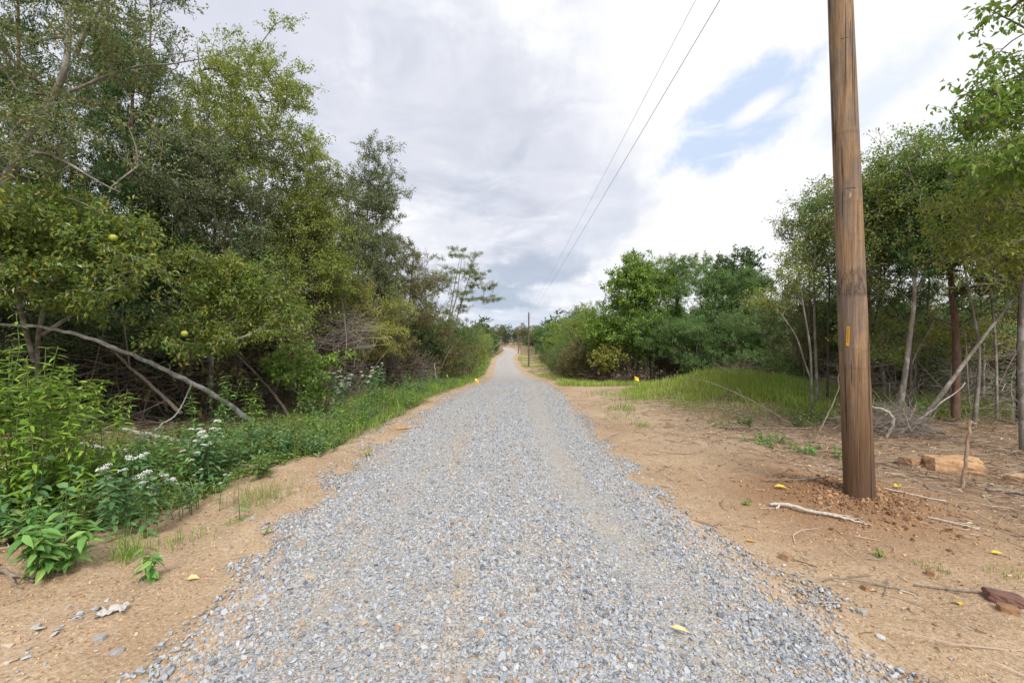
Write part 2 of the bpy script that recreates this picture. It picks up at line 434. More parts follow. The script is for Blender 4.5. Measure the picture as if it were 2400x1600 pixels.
# brownish dirt crumbs
mb = MB(); n = 26000; y = 1.4 + 7 * g.random(n) ** 1.3; x = np.where(g.random(n) < .35, g.uniform(-3.6, -1.5, n), g.uniform(1.3, 6.2, n))
s = np.clip(g.lognormal(math.log(.010), .5, n), .005, .035)
put_stones(mb, x, y, gz(x, y) + s * .1, s, g, VAR, .5)
kind(obj('dirt_crumbs', mb.mesh('dirt_crumbs'), flat_mat('dirt_crumb', (.27, .15, .07), (.62, .43, .26), 3, .95, 0, True)), 'stuff')

# loose clay dug out around the pole
mb = MB(); n = 3800; a = g.uniform(0, 6.28, n); q = np.abs(g.normal(.12, .38, n)) + .1; x = 3.36 + np.cos(a) * q; y = 4.4 + np.sin(a) * q; s = np.clip(g.lognormal(math.log(.016), .55, n), .006, .06)
put_stones(mb, x, y, gz(x, y) + s * .12, s, g, VAR, .6)
kind(obj('clay_clods', mb.mesh('clay_clods'), flat_mat('clay_clod', (.15, .08, .04), (.42, .25, .135), 3, .95, 0, True)), 'stuff')
# twigs and dead leaves of the cleared strip at the right and under the trees
def sticks(mb, x, y, L, r, g, lift=.01, sides=3, bend=.12):
    n = len(x); a = g.uniform(0, 2 * math.pi, n); z = gz(x, y)
    d = np.stack([np.cos(a), np.sin(a), g.normal(0, .1, n)], 1); s = np.stack([-np.sin(a), np.cos(a), np.zeros(n)], 1)
    c = np.stack([x, y, z + lift], 1); b = g.normal(0, bend, n)[:, None] * L[:, None] * s
    P = np.stack([c - d * L[:, None] / 2, c - d * L[:, None] / 6 + b, c + d * L[:, None] / 6 + b * .9, c + d * L[:, None] / 2], 1)
    P[:, :, 2] = np.maximum(P[:, :, 2], gz(P[:, :, 0], P[:, :, 1]) + .003)
    tubes(mb, P, np.stack([r, r, r * .8, r * .5], 1), sides)
mb = MB()
n = 20000; x = g.uniform(1.6, 10, n); y = g.uniform(2, 13, n)
lz = sstep(-.8, 1.5, x - zone_right_edge(y) + (fbm(x, y, 1.6, 40) - .5) * 3)
keep = g.random(n) < (.14 + .86 * lz) * (1 - .75 * np.exp(-((x - 3.3) ** 2 + (y - 4.6) ** 2) / .9)); x = x[keep]; y = y[keep]; n = len(x)
sticks(mb, x, y, np.clip(g.lognormal(math.log(.13), .6, n), .03, .9), g.uniform(.0012, .0045, n), g, .012)
n = 5000; x = -g.uniform(3.6, 10, n); y = g.uniform(3, 16, n); sticks(mb, x, y, g.uniform(.1, .7, n), g.uniform(.002, .006, n), g, .03)
kind(obj('twig_litter', mb.mesh('twig_litter'), flat_mat('dry_twig', (.16, .1, .065), (.52, .42, .33), 3, .9, 0, True)), 'stuff')
mb = MB()
n = 14000; x = np.where(g.random(n) < .6, g.uniform(1.8, 11, n), -g.uniform(3.2, 11, n)); y = g.uniform(2, 16, n)
lz = np.where(x > 0, sstep(-.9, 1.3, x - zone_right_edge(y) + (fbm(x, y, 1.6, 40) - .5) * 3), 1)
keep = g.random(n) < (.05 + .95 * lz) * (1 - .6 * np.exp(-((x - 3.3) ** 2 + (y - 4.6) ** 2) / .9)); x = x[keep]; y = y[keep]; n = len(x)
a = g.uniform(0, 6.28, n); D = np.stack([np.cos(a), np.sin(a), g.normal(0, .3, n)], 1); Nn = np.stack([g.normal(0, .45, n), g.normal(0, .45, n), np.ones(n)], 1)
L = g.uniform(.025, .075, n); leaves4(mb, np.stack([x, y, gz(x, y) + .008], 1), D, Nn, L, L * g.uniform(.3, .6, n), .25, .2)
kind(obj('leaf_litter', mb.mesh('leaf_litter'), leaf_mat('dead_leaf', [(0, (.13, .07, .035)), (.5, (.27, .165, .09)), (.9, (.42, .3, .17)), (.97, (.5, .36, .12)), (1, (.6, .42, .05))], .1, .8, .1, 0)), 'stuff')
# ================================================================ trees
DENS = 1.9
def grow(seed, trunks, env, n_clump, n_twig, spread, r_tip=.0035, flat=.6, pw=.44, shell=.55, up=.25, zpen=.6):
    """trunks: polylines of (x,y,z,r). env: ellipsoids (cx,cy,cz,rx,ry,rz,weight).
    Twig tips are drawn in clumps inside the envelope; each is joined to the nearest limb by a curved shoot."""
    g = np.random.default_rng(seed)
    Q = []; PAR = []; DIR = []; RAD = []; ids = []
    for tr in trunks:
        tr = np.array(tr, float); seg = np.linalg.norm(np.diff(tr[:, :3], axis=0), axis=1); s = np.concatenate([[0], np.cumsum(seg)])
        m = max(4, int(s[-1] / .16)); q = np.linspace(0, s[-1], m)
        P = np.stack([np.interp(q, s, tr[:, k]) for k in range(4)], 1)
        ker = np.ones(5) / 5
        if m > 8:
            for k in range(3):
                P[:, k] = np.convolve(np.pad(P[:, k], 2, mode='edge'), ker, 'valid'); 
            wv = np.sin(np.linspace(0, g.uniform(5, 12), m) + g.uniform(0, 6)) * .022 * min(1, s[-1] / 2); P[:, 0] += wv * np.linspace(0, 1, m); P[:, 1] += wv[::-1] * np.linspace(0, 1, m)
        ids.append((len(Q), len(Q) + m))
        for i in range(m):
            PAR.append(len(Q) - 1 if i else -1); Q.append(P[i, :3]); RAD.append(P[i, 3])
            DIR.append(unit(P[min(i + 1, m - 1), :3] - P[max(i - 1, 0), :3]))
    ntr = len(Q); cap = ntr + (n_clump + n_twig) * 4 + 10
    A = np.zeros((cap, 3)); A[:ntr] = Q; D = np.zeros((cap, 3)); D[:ntr] = DIR; par = np.full(cap, -1); par[:ntr] = PAR
    N = ntr
    env = np.array(env, float); wts = env[:, 6] / env[:, 6].sum()
    def sample(n):
        e = env[g.choice(len(env), n, p=wts)]; r = g.random((n, 1)) ** (1 / 3) * (1 - shell) + shell * (.55 + .45 * g.random((n, 1)))
        return e[:, :3] + unit(g.normal(size=(n, 3))) * r * e[:, 3:6]
    C = sample(n_clump); C = C[C[:, 2] > .12]
    base = A[:ntr]
    def order(P): return np.argsort(((P[:, None, :] - base[None, ::3]) ** 2).sum(-1).min(1))
    C = C[order(C)]
    sz = g.uniform(.6, 1.35, len(C))
    k = g.choice(len(C), n_twig, p=sz ** 2 / (sz ** 2).sum())
    T = C[k] + g.normal(size=(n_twig, 3)) * (sz[k] * spread)[:, None] * np.array([1, 1, flat]); T = T[T[:, 2] > .08]
    T = T[order(T)]
    paths = []; starts = []
    for p, lim in [(c, 1) for c in C] + [(q, 0) for q in T]:
        dl = A[:N] - p; cost = np.sqrt((dl ** 2).sum(1)) + zpen * np.maximum(0, dl[:, 2] + .1)
        j = int(cost.argmin()); q = A[j]; v = p - q; l = np.linalg.norm(v)
        dq = unit(D[j] * .45 + unit(v) * .8 + np.array([0, 0, up]))
        c = q + dq * l * .5 + g.normal(size=3) * l * .07
        tt = np.array([.25, .5, .75, 1.])[:, None]
        pts = (1 - tt) ** 2 * q + 2 * tt * (1 - tt) * c + tt ** 2 * p
        A[N:N + 4] = pts; D[N] = unit(pts[0] - q); D[N + 1:N + 4] = unit(np.diff(pts, axis=0)); par[N] = j; par[N + 1:N + 4] = [N, N + 1, N + 2]
        paths.append((j, N)); starts.append(lim); N += 4
    cnt = np.zeros(N); tips = np.array([b + 3 for a, b in paths]); cnt[tips] += 1
    for i in range(N - 1, -1, -1):
        if par[i] >= 0: cnt[par[i]] += cnt[i]
    r = r_tip * np.maximum(cnt, 1) ** pw
    r[:ntr] = np.array(RAD)
    J = np.array([a for a, b in paths]); B = np.array([b for a, b in paths])
    P = np.concatenate([A[J][:, None], A[B[:, None] + np.arange(4)]], 1)
    rr = np.concatenate([np.minimum(r[J], r[B] * 1.25)[:, None], r[B[:, None] + np.arange(4)]], 1)
    rr[:, 4] *= .7
    mt = MB()
    for (a, b) in ids: tubes(mt, A[a:b], r[a:b], 8)
    big = rr[:, 0] > .012
    if big.any(): tubes(mt, P[big], rr[big], 5)
    if (~big).any(): tubes(mt, P[~big], rr[~big], 3)
    return mt, P, np.array(starts), g

def foliage(mb, P, g, per, L, W, droop=.3, spreadout=.8, curl=.15, t0=.12, jit=.05, upn=.5, big=False, along=.6):
    b = len(P); n = b * per
    t = np.tile(np.linspace(t0, 1.02, per), b) * 4 + g.normal(0, .12, n); t = np.clip(t, 0, 3.999)
    i = t.astype(int); f = (t - i)[:, None]; q = np.repeat(np.arange(b), per)
    p0 = P[q, i]; p1 = P[q, i + 1]; d = unit(p1 - p0)
    pos = p0 * (1 - f) + p1 * f + g.normal(size=(n, 3)) * jit
    rd = unit(g.normal(size=(n, 3)))
    D = unit(d * along + rd * spreadout + np.array([0, 0, -droop]))
    Nn = unit(np.array([0, 0, upn]) + g.normal(size=(n, 3)) * .6 + d * .15)
    l = L * g.uniform(.6, 1.25, n); w_ = l * W / L * g.uniform(.75, 1.2, n)
    (leaves8 if big else leaves4)(mb, pos, D, Nn, l, w_, curl=curl)

# ---- leaf and bark materials (real leaf colours)
LEAF = {
 'olive': leaf_mat('olive_leaf', [(0, (.055, .08, .028)), (.4, (.085, .115, .04)), (.75, (.125, .15, .055)), (.93, (.17, .165, .06)), (1, (.24, .15, .05))], .3, .42, .5, .4),
 'greygreen': leaf_mat('grey_green_leaf', [(0, (.05, .075, .035)), (.5, (.085, .115, .055)), (.85, (.13, .155, .08)), (1, (.18, .16, .07))], .3, .4, .5, .35, 1.3, (.13, .13, .05)),
 'yellowgreen': leaf_mat('yellow_green_leaf', [(0, (.10, .15, .025)), (.5, (.16, .21, .04)), (.85, (.22, .26, .06)), (1, (.3, .26, .06))], .4, .45, .4, .3, 1.2, (.25, .21, .045)),
 'cedar': leaf_mat('cedar_needles', [(0, (.018, .045, .016)), (.5, (.032, .075, .024)), (1, (.055, .1, .032))], .12, .7, .2, .25, 2, (.05, .055, .015)),
 'osage': leaf_mat('glossy_green_leaf', [(0, (.055, .095, .018)), (.45, (.085, .14, .025)), (.8, (.13, .18, .035)), (.95, (.2, .2, .04)), (1, (.32, .24, .03))], .35, .36, .5, .35, 1.6, (.2, .17, .02)),
 'bright': leaf_mat('bright_green_leaf', [(0, (.07, .14, .022)), (.5, (.10, .19, .03)), (.85, (.15, .23, .04)), (1, (.24, .27, .05))], .4, .45, .4, .35, 1.0, (.18, .2, .025)),
 'green': leaf_mat('mid_green_leaf', [(0, (.05, .11, .032)), (.5, (.08, .155, .046)), (.85, (.11, .185, .06)), (1, (.15, .2, .06))], .33, .45, .4, .3, 1.1, (.1, .13, .03)),
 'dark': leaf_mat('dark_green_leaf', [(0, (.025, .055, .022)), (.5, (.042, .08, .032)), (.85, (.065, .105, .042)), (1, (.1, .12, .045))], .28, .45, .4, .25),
 'gold': leaf_mat('gold_green_leaf', [(0, (.11, .15, .025)), (.4, (.17, .2, .04)), (.8, (.24, .22, .06)), (.96, (.32, .26, .07)), (1, (.38, .26, .05))], .35, .4, .45, .4, 1.4, (.2, .2, .03)),
 'brownish': leaf_mat('brownish_leaf', [(0, (.065, .07, .026)), (.5, (.105, .105, .045)), (.85, (.15, .13, .06)), (1, (.2, .12, .05))], .3, .5, .35, .4, 1.2, (.13, .09, .035)),
}
BARK = {
 'grey': bark_mat('grey_bark', (.09, .075, .06), (.27, .24, .2), 16, (.3, .29, .26)),
 'pale': bark_mat('pale_bark', (.11, .092, .075), (.34, .3, .25), 18, (.44, .41, .37)),
 'dark': bark_mat('dark_bark', (.035, .028, .022), (.12, .095, .075), 16),
 'cedar': bark_mat('cedar_bark', (.07, .04, .028), (.22, .13, .09), 22),
}

def crown_tree(name, label, seed, loc, trunks, env, leafm, barkm, n_clump=50, n_twig=800, spread=.3, per=16, L=.055, W=.026, cat='tree', group=None, rz=0, scale=1, fol=None, dens=1.0, **kw):
    mt, P, st, g = grow(seed, trunks, env, n_clump, n_twig, spread, **kw)
    root = thing(name, label, cat, loc, rz, group, scale)
    obj('trunk', mt.mesh('trunk', True), BARK[barkm], root)
    mc = MB(); f = dict(droop=.3); f.update(fol or {})
    foliage(mc, P[st == 0], g, max(3, int(per * DENS * dens)), L * 1.12, W * 1.18, **f)
    obj('crown', mc.mesh('crown'), LEAF[leafm], root)
    return root

def at(x, y, dz=-.03): return (x, y, float(gz(np.array(x), np.array(y))) + dz)

def simple(h, r, spreadx=None, lean=(0, 0), base=.28, stems=1, seed=0, rt=.07):
    """trunk polylines and crown envelope for a tree of height h and crown radius r"""
    g = np.random.default_rng(seed + 900); tr = []
    lx, ly = lean
    for s in range(stems):
        a = g.uniform(0, 6.28); k = .0 if stems == 1 else g.uniform(.35, .7) * r
        e = (lx + math.cos(a) * k, ly + math.sin(a) * k)
        b0 = (0, 0) if s == 0 else (math.cos(a) * .12, math.sin(a) * .12)
        tr.append([(*b0, 0, rt * (1 if s == 0 else .7)), (b0[0] + e[0] * .2 + g.normal(0, .05), b0[1] + e[1] * .2 + g.normal(0, .05), h * .28, rt * .8), (e[0] * .6 + g.normal(0, .08), e[1] * .6 + g.normal(0, .08), h * .6, rt * .55), (e[0], e[1], h * .88, rt * .2)])
    zc = h * (base + 1) / 2; rz = h * (1 - base) / 2
    env = [(lx * .7, ly * .7, zc, r, r, rz, 3)]
    for _ in range(5):
        a = g.uniform(0, 6.28); q = g.uniform(.3, .75)
        env.append((lx * .7 + math.cos(a) * r * q, ly * .7 + math.sin(a) * r * q, zc + g.uniform(-.6, .7) * rz, r * .5, r * .5, rz * .4, .6))
    return tr, env

def cedar(name, label, seed, loc, h, r, group=None, rz=0, cat='cedar tree', n=900, per=26, base=.12):
    g = np.random.default_rng(seed)
    env = [(0, 0, h * (base + (.96 - base) * (k + .5) / 7), r * (1.02 - .9 * ((k + .5) / 7) ** 1.2) * g.uniform(.8, 1.1), r * (1.02 - .9 * ((k + .5) / 7) ** 1.2) * g.uniform(.8, 1.1), h * .1, (1.05 - (k + .5) / 7) + .1) for k in range(7)]
    tr = [[(0, 0, 0, .065), (.06, .03, h * .22, .055), (-.03, .05, h * .5, .04), (.03, .05, h * .95, .008)]]
    return crown_tree(name, label, seed, loc, tr, env, 'cedar', 'cedar', int(70), n, .24, per, .085, .014, cat, group, rz,
                      fol=dict(droop=-.35, spreadout=.55, along=1.0, jit=.05, t0=.1, curl=-.1), flat=.9, up=.35)

# ---------------------------------------------------------------- left of the road
# grey-barked leaning tree whose fork and long bough reach over from the left edge
x0, y0 = -7.5, 6.1; b = at(x0, y0)
def rel(pts, b): return [(x - b[0], y - b[1], z - b[2], r * .62) for x, y, z, r in pts]
crown_tree('broadleaf_tree', 'leaning grey-barked tree with sparse olive leaves forking above the fallen grey log', 101, b,
    [rel([(-7.5, 6.1, 0, .11), (-7.1, 6.05, 1.9, .1), (-6.85, 6, 3.3, .09), (-6.62, 6, 3.9, .082), (-6.31, 6, 4.4, .075), (-5.94, 6, 4.9, .066), (-5.8, 6, 5.25, .06), (-5.88, 6.05, 6.1, .035), (-5.8, 6.1, 7.0, .012)], b),
     rel([(-5.8, 6, 5.25, .05), (-5.5, 5.9, 5.65, .042), (-5.2, 5.85, 6.1, .034), (-4.6, 5.8, 6.6, .015)], b),
     rel([(-5.97, 6, 4.85, .036), (-5.6, 6.15, 5.02, .03), (-5.3, 6.1, 5.28, .026), (-5.0, 6.2, 5.3, .022), (-4.7, 6.25, 5.42, .018), (-4.45, 6.2, 5.36, .013), (-3.95, 6.2, 5.48, .005)], b),
     rel([(-6.5, 6, 4.1, .045), (-5.9, 5.7, 3.95, .035), (-5.3, 5.5, 3.7, .025), (-4.6, 5.4, 3.3, .01)], b),
     rel([(-7.0, 6.05, 2.6, .06), (-7.2, 5.8, 4.2, .05), (-7.0, 5.6, 5.6, .03)], b)],
    [(1.0, -.1, 5.1, 1.1, 1.0, .8, 2), (2.2, .1, 5.35, 1.0, .8, .35, 1.6), (1.6, -.2, 6.4, .9, .8, .7, 1.6), (2.7, -.1, 6.0, .35, .3, .6, .35), (.6, -.2, 4.0, .9, 1.0, .6, 1.5), (2.2, -.5, 3.8, .9, .6, .45, 1.2), (.2, -.4, 6.2, .8, .8, .8, 1.2)],
    'olive', 'grey', 90, 1150, .22, 15, .042, .021, dens=.8, fol=dict(droop=.35), r_tip=.003)
cedar('cedar_tree', 'dark green cedar behind the leaning grey-barked tree', 111, at(-7.7, 9.2), 9.3, 2.0, n=1500)
cedar('cedar_tree', 'tall dark cedar rising behind the fork of the leaning grey-barked tree', 114, at(-8.8, 11.0), 11.0, 2.2, n=1200)
cedar('cedar_tree', 'tall dark cedar filling the upper left corner of the photo', 112, at(-9.6, 8.8), 10.2, 1.9, n=1200)
cedar('cedar_tree', 'small dark cedar low between the two fruiting hedge trees', 113, at(-5.9, 10.2), 3.6, 1.0, n=600)
# osage oranges with arching boughs and round yellow-green fruit
def osage(label, seed, x, y, trunks, env, fruits, n_clump, n_twig, L=.062):
    b = at(x, y)
    r = crown_tree('fruiting_hedge_tree', label, seed, b, [rel(q, b) for q in trunks], [(e[0] - b[0], e[1] - b[1], e[2] - b[2], *e[3:]) for e in env],
                   'osage', 'grey', n_clump, n_twig, .2, 12, L, .027, fol=dict(droop=.45, curl=.25), dens=.8, flat=.5, up=.3, r_tip=.0028)
    for i, f in enumerate(fruits):
        bm = bmesh.new(); bmesh.ops.create_icosphere(bm, subdivisions=3, radius=.05)
        for v in bm.verts:
            n = v.co.normalized(); v.co = n * (.045 + .004 * math.sin(n.x * 17 + i) * math.sin(n.y * 19) * math.sin(n.z * 16 + 1) + .001 * math.sin(n.x * 40))
        me = bpy.data.meshes.new('fruit'); bm.to_mesh(me); bm.free(); me.polygons.foreach_set('use_smooth', [True] * len(me.polygons))
        obj('fruit', me, FRUIT, r, (f[0] - b[0], f[1] - b[1], f[2] - b[2]))
    return r
FRUIT = flat_mat('hedge_fruit', (.26, .33, .035), (.46, .48, .07), 30, .6, .8)
osage('glossy-leaved fruiting hedge tree with arching boughs at the left edge above the fallen log', 121, -6.9, 6.6,
      [[(-7.2, 7.0, 0, .05), (-6.7, 6.4, 1.6, .045), (-6.0, 6.0, 2.7, .035), (-5.3, 5.9, 3.2, .02)], [(-6.7, 6.4, 1.2, .05), (-6.4, 5.8, 2.5, .04), (-6.3, 5.3, 3.3, .015)], [(-6.6, 6.3, 1.6, .05), (-5.8, 6.4, 2.2, .03), (-5.0, 6.2, 2.4, .012)]],
      [(-5.9, 5.9, 3.1, .95, .75, .42, 2.2), (-5.2, 5.9, 2.65, .7, .55, .4, 1.5), (-6.4, 5.6, 2.6, .6, .7, .5, 1.3), (-5.6, 6.0, 2.2, .8, .6, .3, .9)],
      [(-4.95, 5.65, 2.86)], 80, 1100)
osage('glossy-leaved fruiting hedge tree hanging low beside the root end of the fallen log', 122, -5.7, 8.6,
      [[(-5.7, 8.6, 0, .06), (-5.4, 8.2, 1.5, .05), (-4.9, 7.7, 2.5, .03), (-4.4, 7.4, 2.6, .012)], [(-5.5, 8.4, .9, .04), (-5.1, 7.5, 1.7, .03), (-4.7, 6.9, 1.9, .012)]],
      [(-4.6, 7.6, 2.4, .75, .6, .55, 2), (-4.75, 7.0, 1.75, .5, .5, .35, 1.2), (-5.2, 7.8, 2.9, .6, .6, .4, .8), (-4.2, 7.7, 1.95, .45, .5, .35, .8)],
      [(-4.62, 6.42, 1.68)], 60, 800)
# tall front row
def T(name, label, seed, x, y, h, r, leaf, bark='dark', stems=2, base=.2, lean=(0, 0), n=1100, cl=70, sp=.28, per=16, L=.05, W=.025, rt=.045, **kw):
    tr, env = simple(h, r, base=base, lean=lean, stems=stems, seed=seed, rt=rt)
    return crown_tree(name, label, seed, at(x, y), tr, env, leaf, bark, cl, n, sp, per, L, W, rt and 'tree', kw.pop('group', None), fol=kw.pop('fol', None), **kw)
T('elm_tree', 'tall pale yellow-green tree with an airy ragged top in the front row at the left', 131, -6.3, 10.8, 8.9, 1.75, 'yellowgreen', 'grey', 3, .3, n=1800, cl=120, sp=.26, L=.052)
T('broadleaf_tree', 'dull grey-green dense tree in front of the tall yellow-green one', 132, -6.5, 9.6, 6.2, 1.35, 'greygreen', n=1300, cl=80, L=.045, base=.15)
T('broadleaf_tree', 'olive tree right of the tall yellow-green one in the left front row', 133, -5.8, 12.9, 7.4, 1.45, 'olive', n=1300, cl=80, base=.12)
T('broadleaf_tree', 'grey-green tree filling in left of the tall tree with pointed tips', 144, -5.9, 14.7, 7.7, 1.5, 'greygreen', n=1500, cl=90, base=.12)
T('broadleaf_tree', 'yellowish tree low under the tall yellow-green one at the left', 134, -5.4, 11.9, 5.2, 1.2, 'yellowgreen', n=900, cl=60, base=.25)
T('broadleaf_tree', 'tall mid-green tree with pointed leafy tips at the right end of the high left row', 135, -5.6, 16.6, 9.2, 1.7, 'greygreen', n=2300, cl=130, base=.1, L=.06)
T('broadleaf_tree', 'bushy olive tree low before the tall mid-green tree with pointed tips', 136, -5.0, 16.2, 5.6, 1.25, 'olive', n=1000, base=.25)
T('broadleaf_tree', 'dark olive rounded tree where the left row steps down', 137, -5.0, 20.2, 6.9, 1.65, 'brownish', n=1400, cl=80, base=.2, L=.06)
T('broadleaf_tree', 'greyish olive tree beside the feathery tree on the left', 138, -4.5, 24.4, 7.0, 1.5, 'olive', n=1300, base=.15, L=.06)
tr, env = simple(8.2, 1.2, base=.45, lean=(1.5, .4), stems=3, seed=139, rt=.06)
crown_tree('feathery_tree', 'feathery open tree leaning out towards the road on the left', 139, at(-4.0, 26.5), tr, env + [(2.4, .4, 5.6, .9, .5, .25, .8), (2.0, .4, 6.4, .9, .5, .2, .8), (2.7, .4, 4.8, .7, .4, .2, .5)], 'olive', 'grey', 55, 560, .2, 22, .055, .018, fol=dict(droop=.5, spreadout=.6), flat=.3)
T('willow_tree', 'low yellow-green tree with drooping narrow leaves at the edge of the left wood', 140, -4.9, 14.4, 3.6, 1.0, 'gold', 'grey', 2, .3, (.7, -.3), n=600, cl=40, L=.08, W=.02, fol=dict(droop=1.0, curl=.3))
# shrubs lining the road further on, receding
lbl = ['brownish shrub at the left verge beside the first yellow flag', 'green shrub at the left verge just past the yellow flags', 'dense olive shrub on the left verge before the road dips', 'yellow-green shrub on the left verge in the dip of the road', 'second yellow-green shrub on the left verge in the dip', 'dark olive shrub on the left verge opposite the middle utility pole', 'rounded green shrub on the left verge past the middle utility pole', 'olive shrub on the left verge short of the far utility pole', 'small far shrub at the left of the distant gravel', 'farther small shrub at the left of the distant gravel', 'tiny far shrub where the road bends away', 'last shrub inside the distant road bend']
shr = [(-3.3, 23.5, 3.0, 1.1, 'brownish'), (-3.4, 27.5, 3.9, 1.3, 'green'), (-3.5, 32, 4.3, 1.4, 'olive'), (-3.6, 37, 4.6, 1.5, 'yellowgreen'), (-3.9, 43, 5.0, 1.6, 'yellowgreen'), (-4.3, 51, 5.0, 1.7, 'olive'), (-4.8, 60, 5.4, 1.9, 'green'), (-5.6, 72, 5.2, 2.1, 'olive'), (-6.2, 86, 5.5, 2.3, 'yellowgreen'), (-6.6, 104, 5.6, 2.4, 'olive'), (-6.0, 128, 5.5, 2.5, 'green'), (-6.6, 158, 6, 2.6, 'olive')]
for i, ((x, y, h, r, lf), l) in enumerate(zip(shr, lbl)):
    T('shrub', l, 150 + i, x, y, h, r, lf, 'dark', 4, .04, n=650 if y < 40 else 420, cl=45, sp=.32, per=14, L=.06 * max(1, y / 38), W=.03 * max(1, y / 38), rt=.04)
T('broadleaf_tree', 'lone taller tree above the shrubs far down the left verge', 170, -7.6, 118, 9.8, 2.6, 'dark', n=500, cl=40, sp=.5, L=.16, W=.09)

# ---------------------------------------------------------------- right of the road
T('maple_tree', 'bright green maple-like tree at the near end of the right tree clump', 201, 5.7, 22.2, 6.5, 1.75, 'bright', 'grey', 3, .12, n=1200, cl=80, sp=.3, L=.085, W=.07, per=11)
T('broadleaf_tree', 'mid-green round-topped tree in the middle of the right clump', 202, 8.9, 23.2, 7.0, 2.3, 'green', n=1900, cl=110, base=.15, L=.07, W=.035)
T('broadleaf_tree', 'fresh green tree between the maple and the round-topped tree', 203, 7.2, 23.6, 6.8, 1.9, 'bright', n=2000, cl=120, base=.2, L=.07)
T('broadleaf_tree', 'large-leaved dark tree standing highest at the right end of the clump', 204, 12.4, 24.8, 7.4, 1.5, 'dark', n=900, base=.4, L=.1, W=.07, per=12)
T('broadleaf_tree', 'dense green tree under the large-leaved dark one', 205, 10.8, 22.2, 6.0, 1.8, 'green', n=1400, base=.1, L=.065)
T('broadleaf_tree', 'low green tree behind the tall grass of the mound', 206, 10.2, 19.2, 3.6, 1.7, 'green', n=1300, cl=80, base=.06, stems=4, L=.06)
T('broadleaf_tree', 'bushy green tree at the right end of the tall grass', 207, 12.4, 19.0, 4.0, 1.8, 'green', n=1300, cl=80, base=.08, stems=4, L=.06)
T('broadleaf_tree', 'fresh green tree rising behind the round-topped tree of the right clump', 216, 10.7, 25.6, 7.2, 2.1, 'bright', n=1500, cl=90, base=.2, L=.07)
T('shrub', 'green shrub between the grass mound and the maple', 208, 8.0, 20.3, 3.2, 1.2, 'green', n=700, stems=4, base=.1, rt=.035)
T('shrub', 'yellowing broad-leaved sapling before the maple', 209, 4.75, 21.6, 1.9, .6, 'gold', n=160, cl=24, stems=2, base=.3, L=.09, W=.06, per=9, rt=.02)
T('shrub', 'bright green bush against the foot of the maple', 210, 4.9, 22.6, 3.4, 1.0, 'bright', n=380, cl=36, base=.35, L=.09, W=.07, per=10, rt=.03)
T('shrub', 'green shrub with bare lower stems in the middle of the right clump', 211, 6.5, 21.3, 3.6, 1.1, 'green', n=600, stems=5, base=.3, rt=.025)
sap = [(4.6, 25.5, 4.4, .8, 'bright', 'thin light-green sapling at the left end of the right thicket'), (4.5, 29, 5.0, 1.0, 'yellowgreen', 'yellow-green young tree in the right thicket'), (5.8, 27.5, 5.1, 1.1, 'green', 'mid-green young tree behind the light sapling in the right thicket'), (4.9, 33.5, 5.4, 1.2, 'green', 'rounded young tree in the right thicket before the middle pole'), (6.4, 34, 5.6, 1.4, 'olive', 'olive young tree deeper in the right thicket'),
       (5.1, 39, 5.6, 1.3, 'bright', 'fresh green young tree in the right thicket'), (5.3, 46, 6.0, 1.5, 'yellowgreen', 'pale young tree in the right thicket'), (5.6, 54, 6.4, 1.7, 'bright', 'pale green tree right of the middle pole'), (5.9, 63, 6.6, 1.8, 'green', 'rounded green tree just right of the middle pole'), (7.6, 50, 6.6, 1.8, 'green', 'green tree in the second row of the right thicket'), (6.3, 74, 6.6, 2.0, 'yellowgreen', 'yellow-green tree behind the middle pole')]
for i, (x, y, h, r, lf, l) in enumerate(sap):
    s = max(1, y / 34); T('young_tree', l, 220 + i, x, y, h, r, lf, 'pale' if i % 2 else 'grey', 4 if y < 40 else 2, .2, n=int(560 if y < 40 else 420), cl=42, sp=.3, per=14, L=.065 * s, W=.032 * s, rt=.03)
dome = [(9.2, 84, 10.2, 3.4, 'dark', 'dark domed tree rising behind the right thicket, nearest the middle pole'), (13.2, 92, 10.2, 3.4, 'dark', 'second dark domed tree behind the right thicket'), (6.6, 96, 7.0, 2.6, 'green', 'green tree far down the right side of the road'), (6.2, 118, 7.2, 2.8, 'dark', 'dark tree far down the right side, short of the far pole')]
for i, (x, y, h, r, lf, l) in enumerate(dome): T('broadleaf_tree', l, 240 + i, x, y, h, r, lf, n=520, cl=44, sp=.55, per=14, L=.17, W=.09, base=.15, rt=.14)
cedar('cedar_tree', 'pointed dark conifer beside the far utility pole', 250, at(4.6, 205), 12.0, 2.2, n=420, per=16)

# slender saplings left of the near pole
def slender(name, label, seed, pts, env, leaf, bark, n, cl, L=.045, W=.022, sp=.2, extra=(), per=13, **kw):
    b = at(pts[0][0], pts[0][1])
    tr = [[(x - b[0], y - b[1], z, r * .62) for x, y, z, r in q] for q in [pts, *extra]]
    return crown_tree(name, label, seed, b, tr, [(e[0] - b[0], e[1] - b[1], *e[2:]) for e in env], leaf, bark, cl, n, sp, per, L, W, **kw)
slender('young_tree', 'slender grey sapling with a narrow leafy top just left of the near utility pole', 301, [(6.25, 9.3, 0, .045), (6.2, 9.3, 1.4, .038), (6.1, 9.2, 2.9, .028), (6.12, 9.1, 4.7, .006)],
        [(6.12, 9.1, 3.6, .26, .3, .8, 2), (6.1, 9.1, 4.3, .1, .15, .4, .5), (6.05, 9.1, 2.7, .3, .3, .5, 1)], 'green', 'grey', 240, 36, dens=.6, sp=.11)
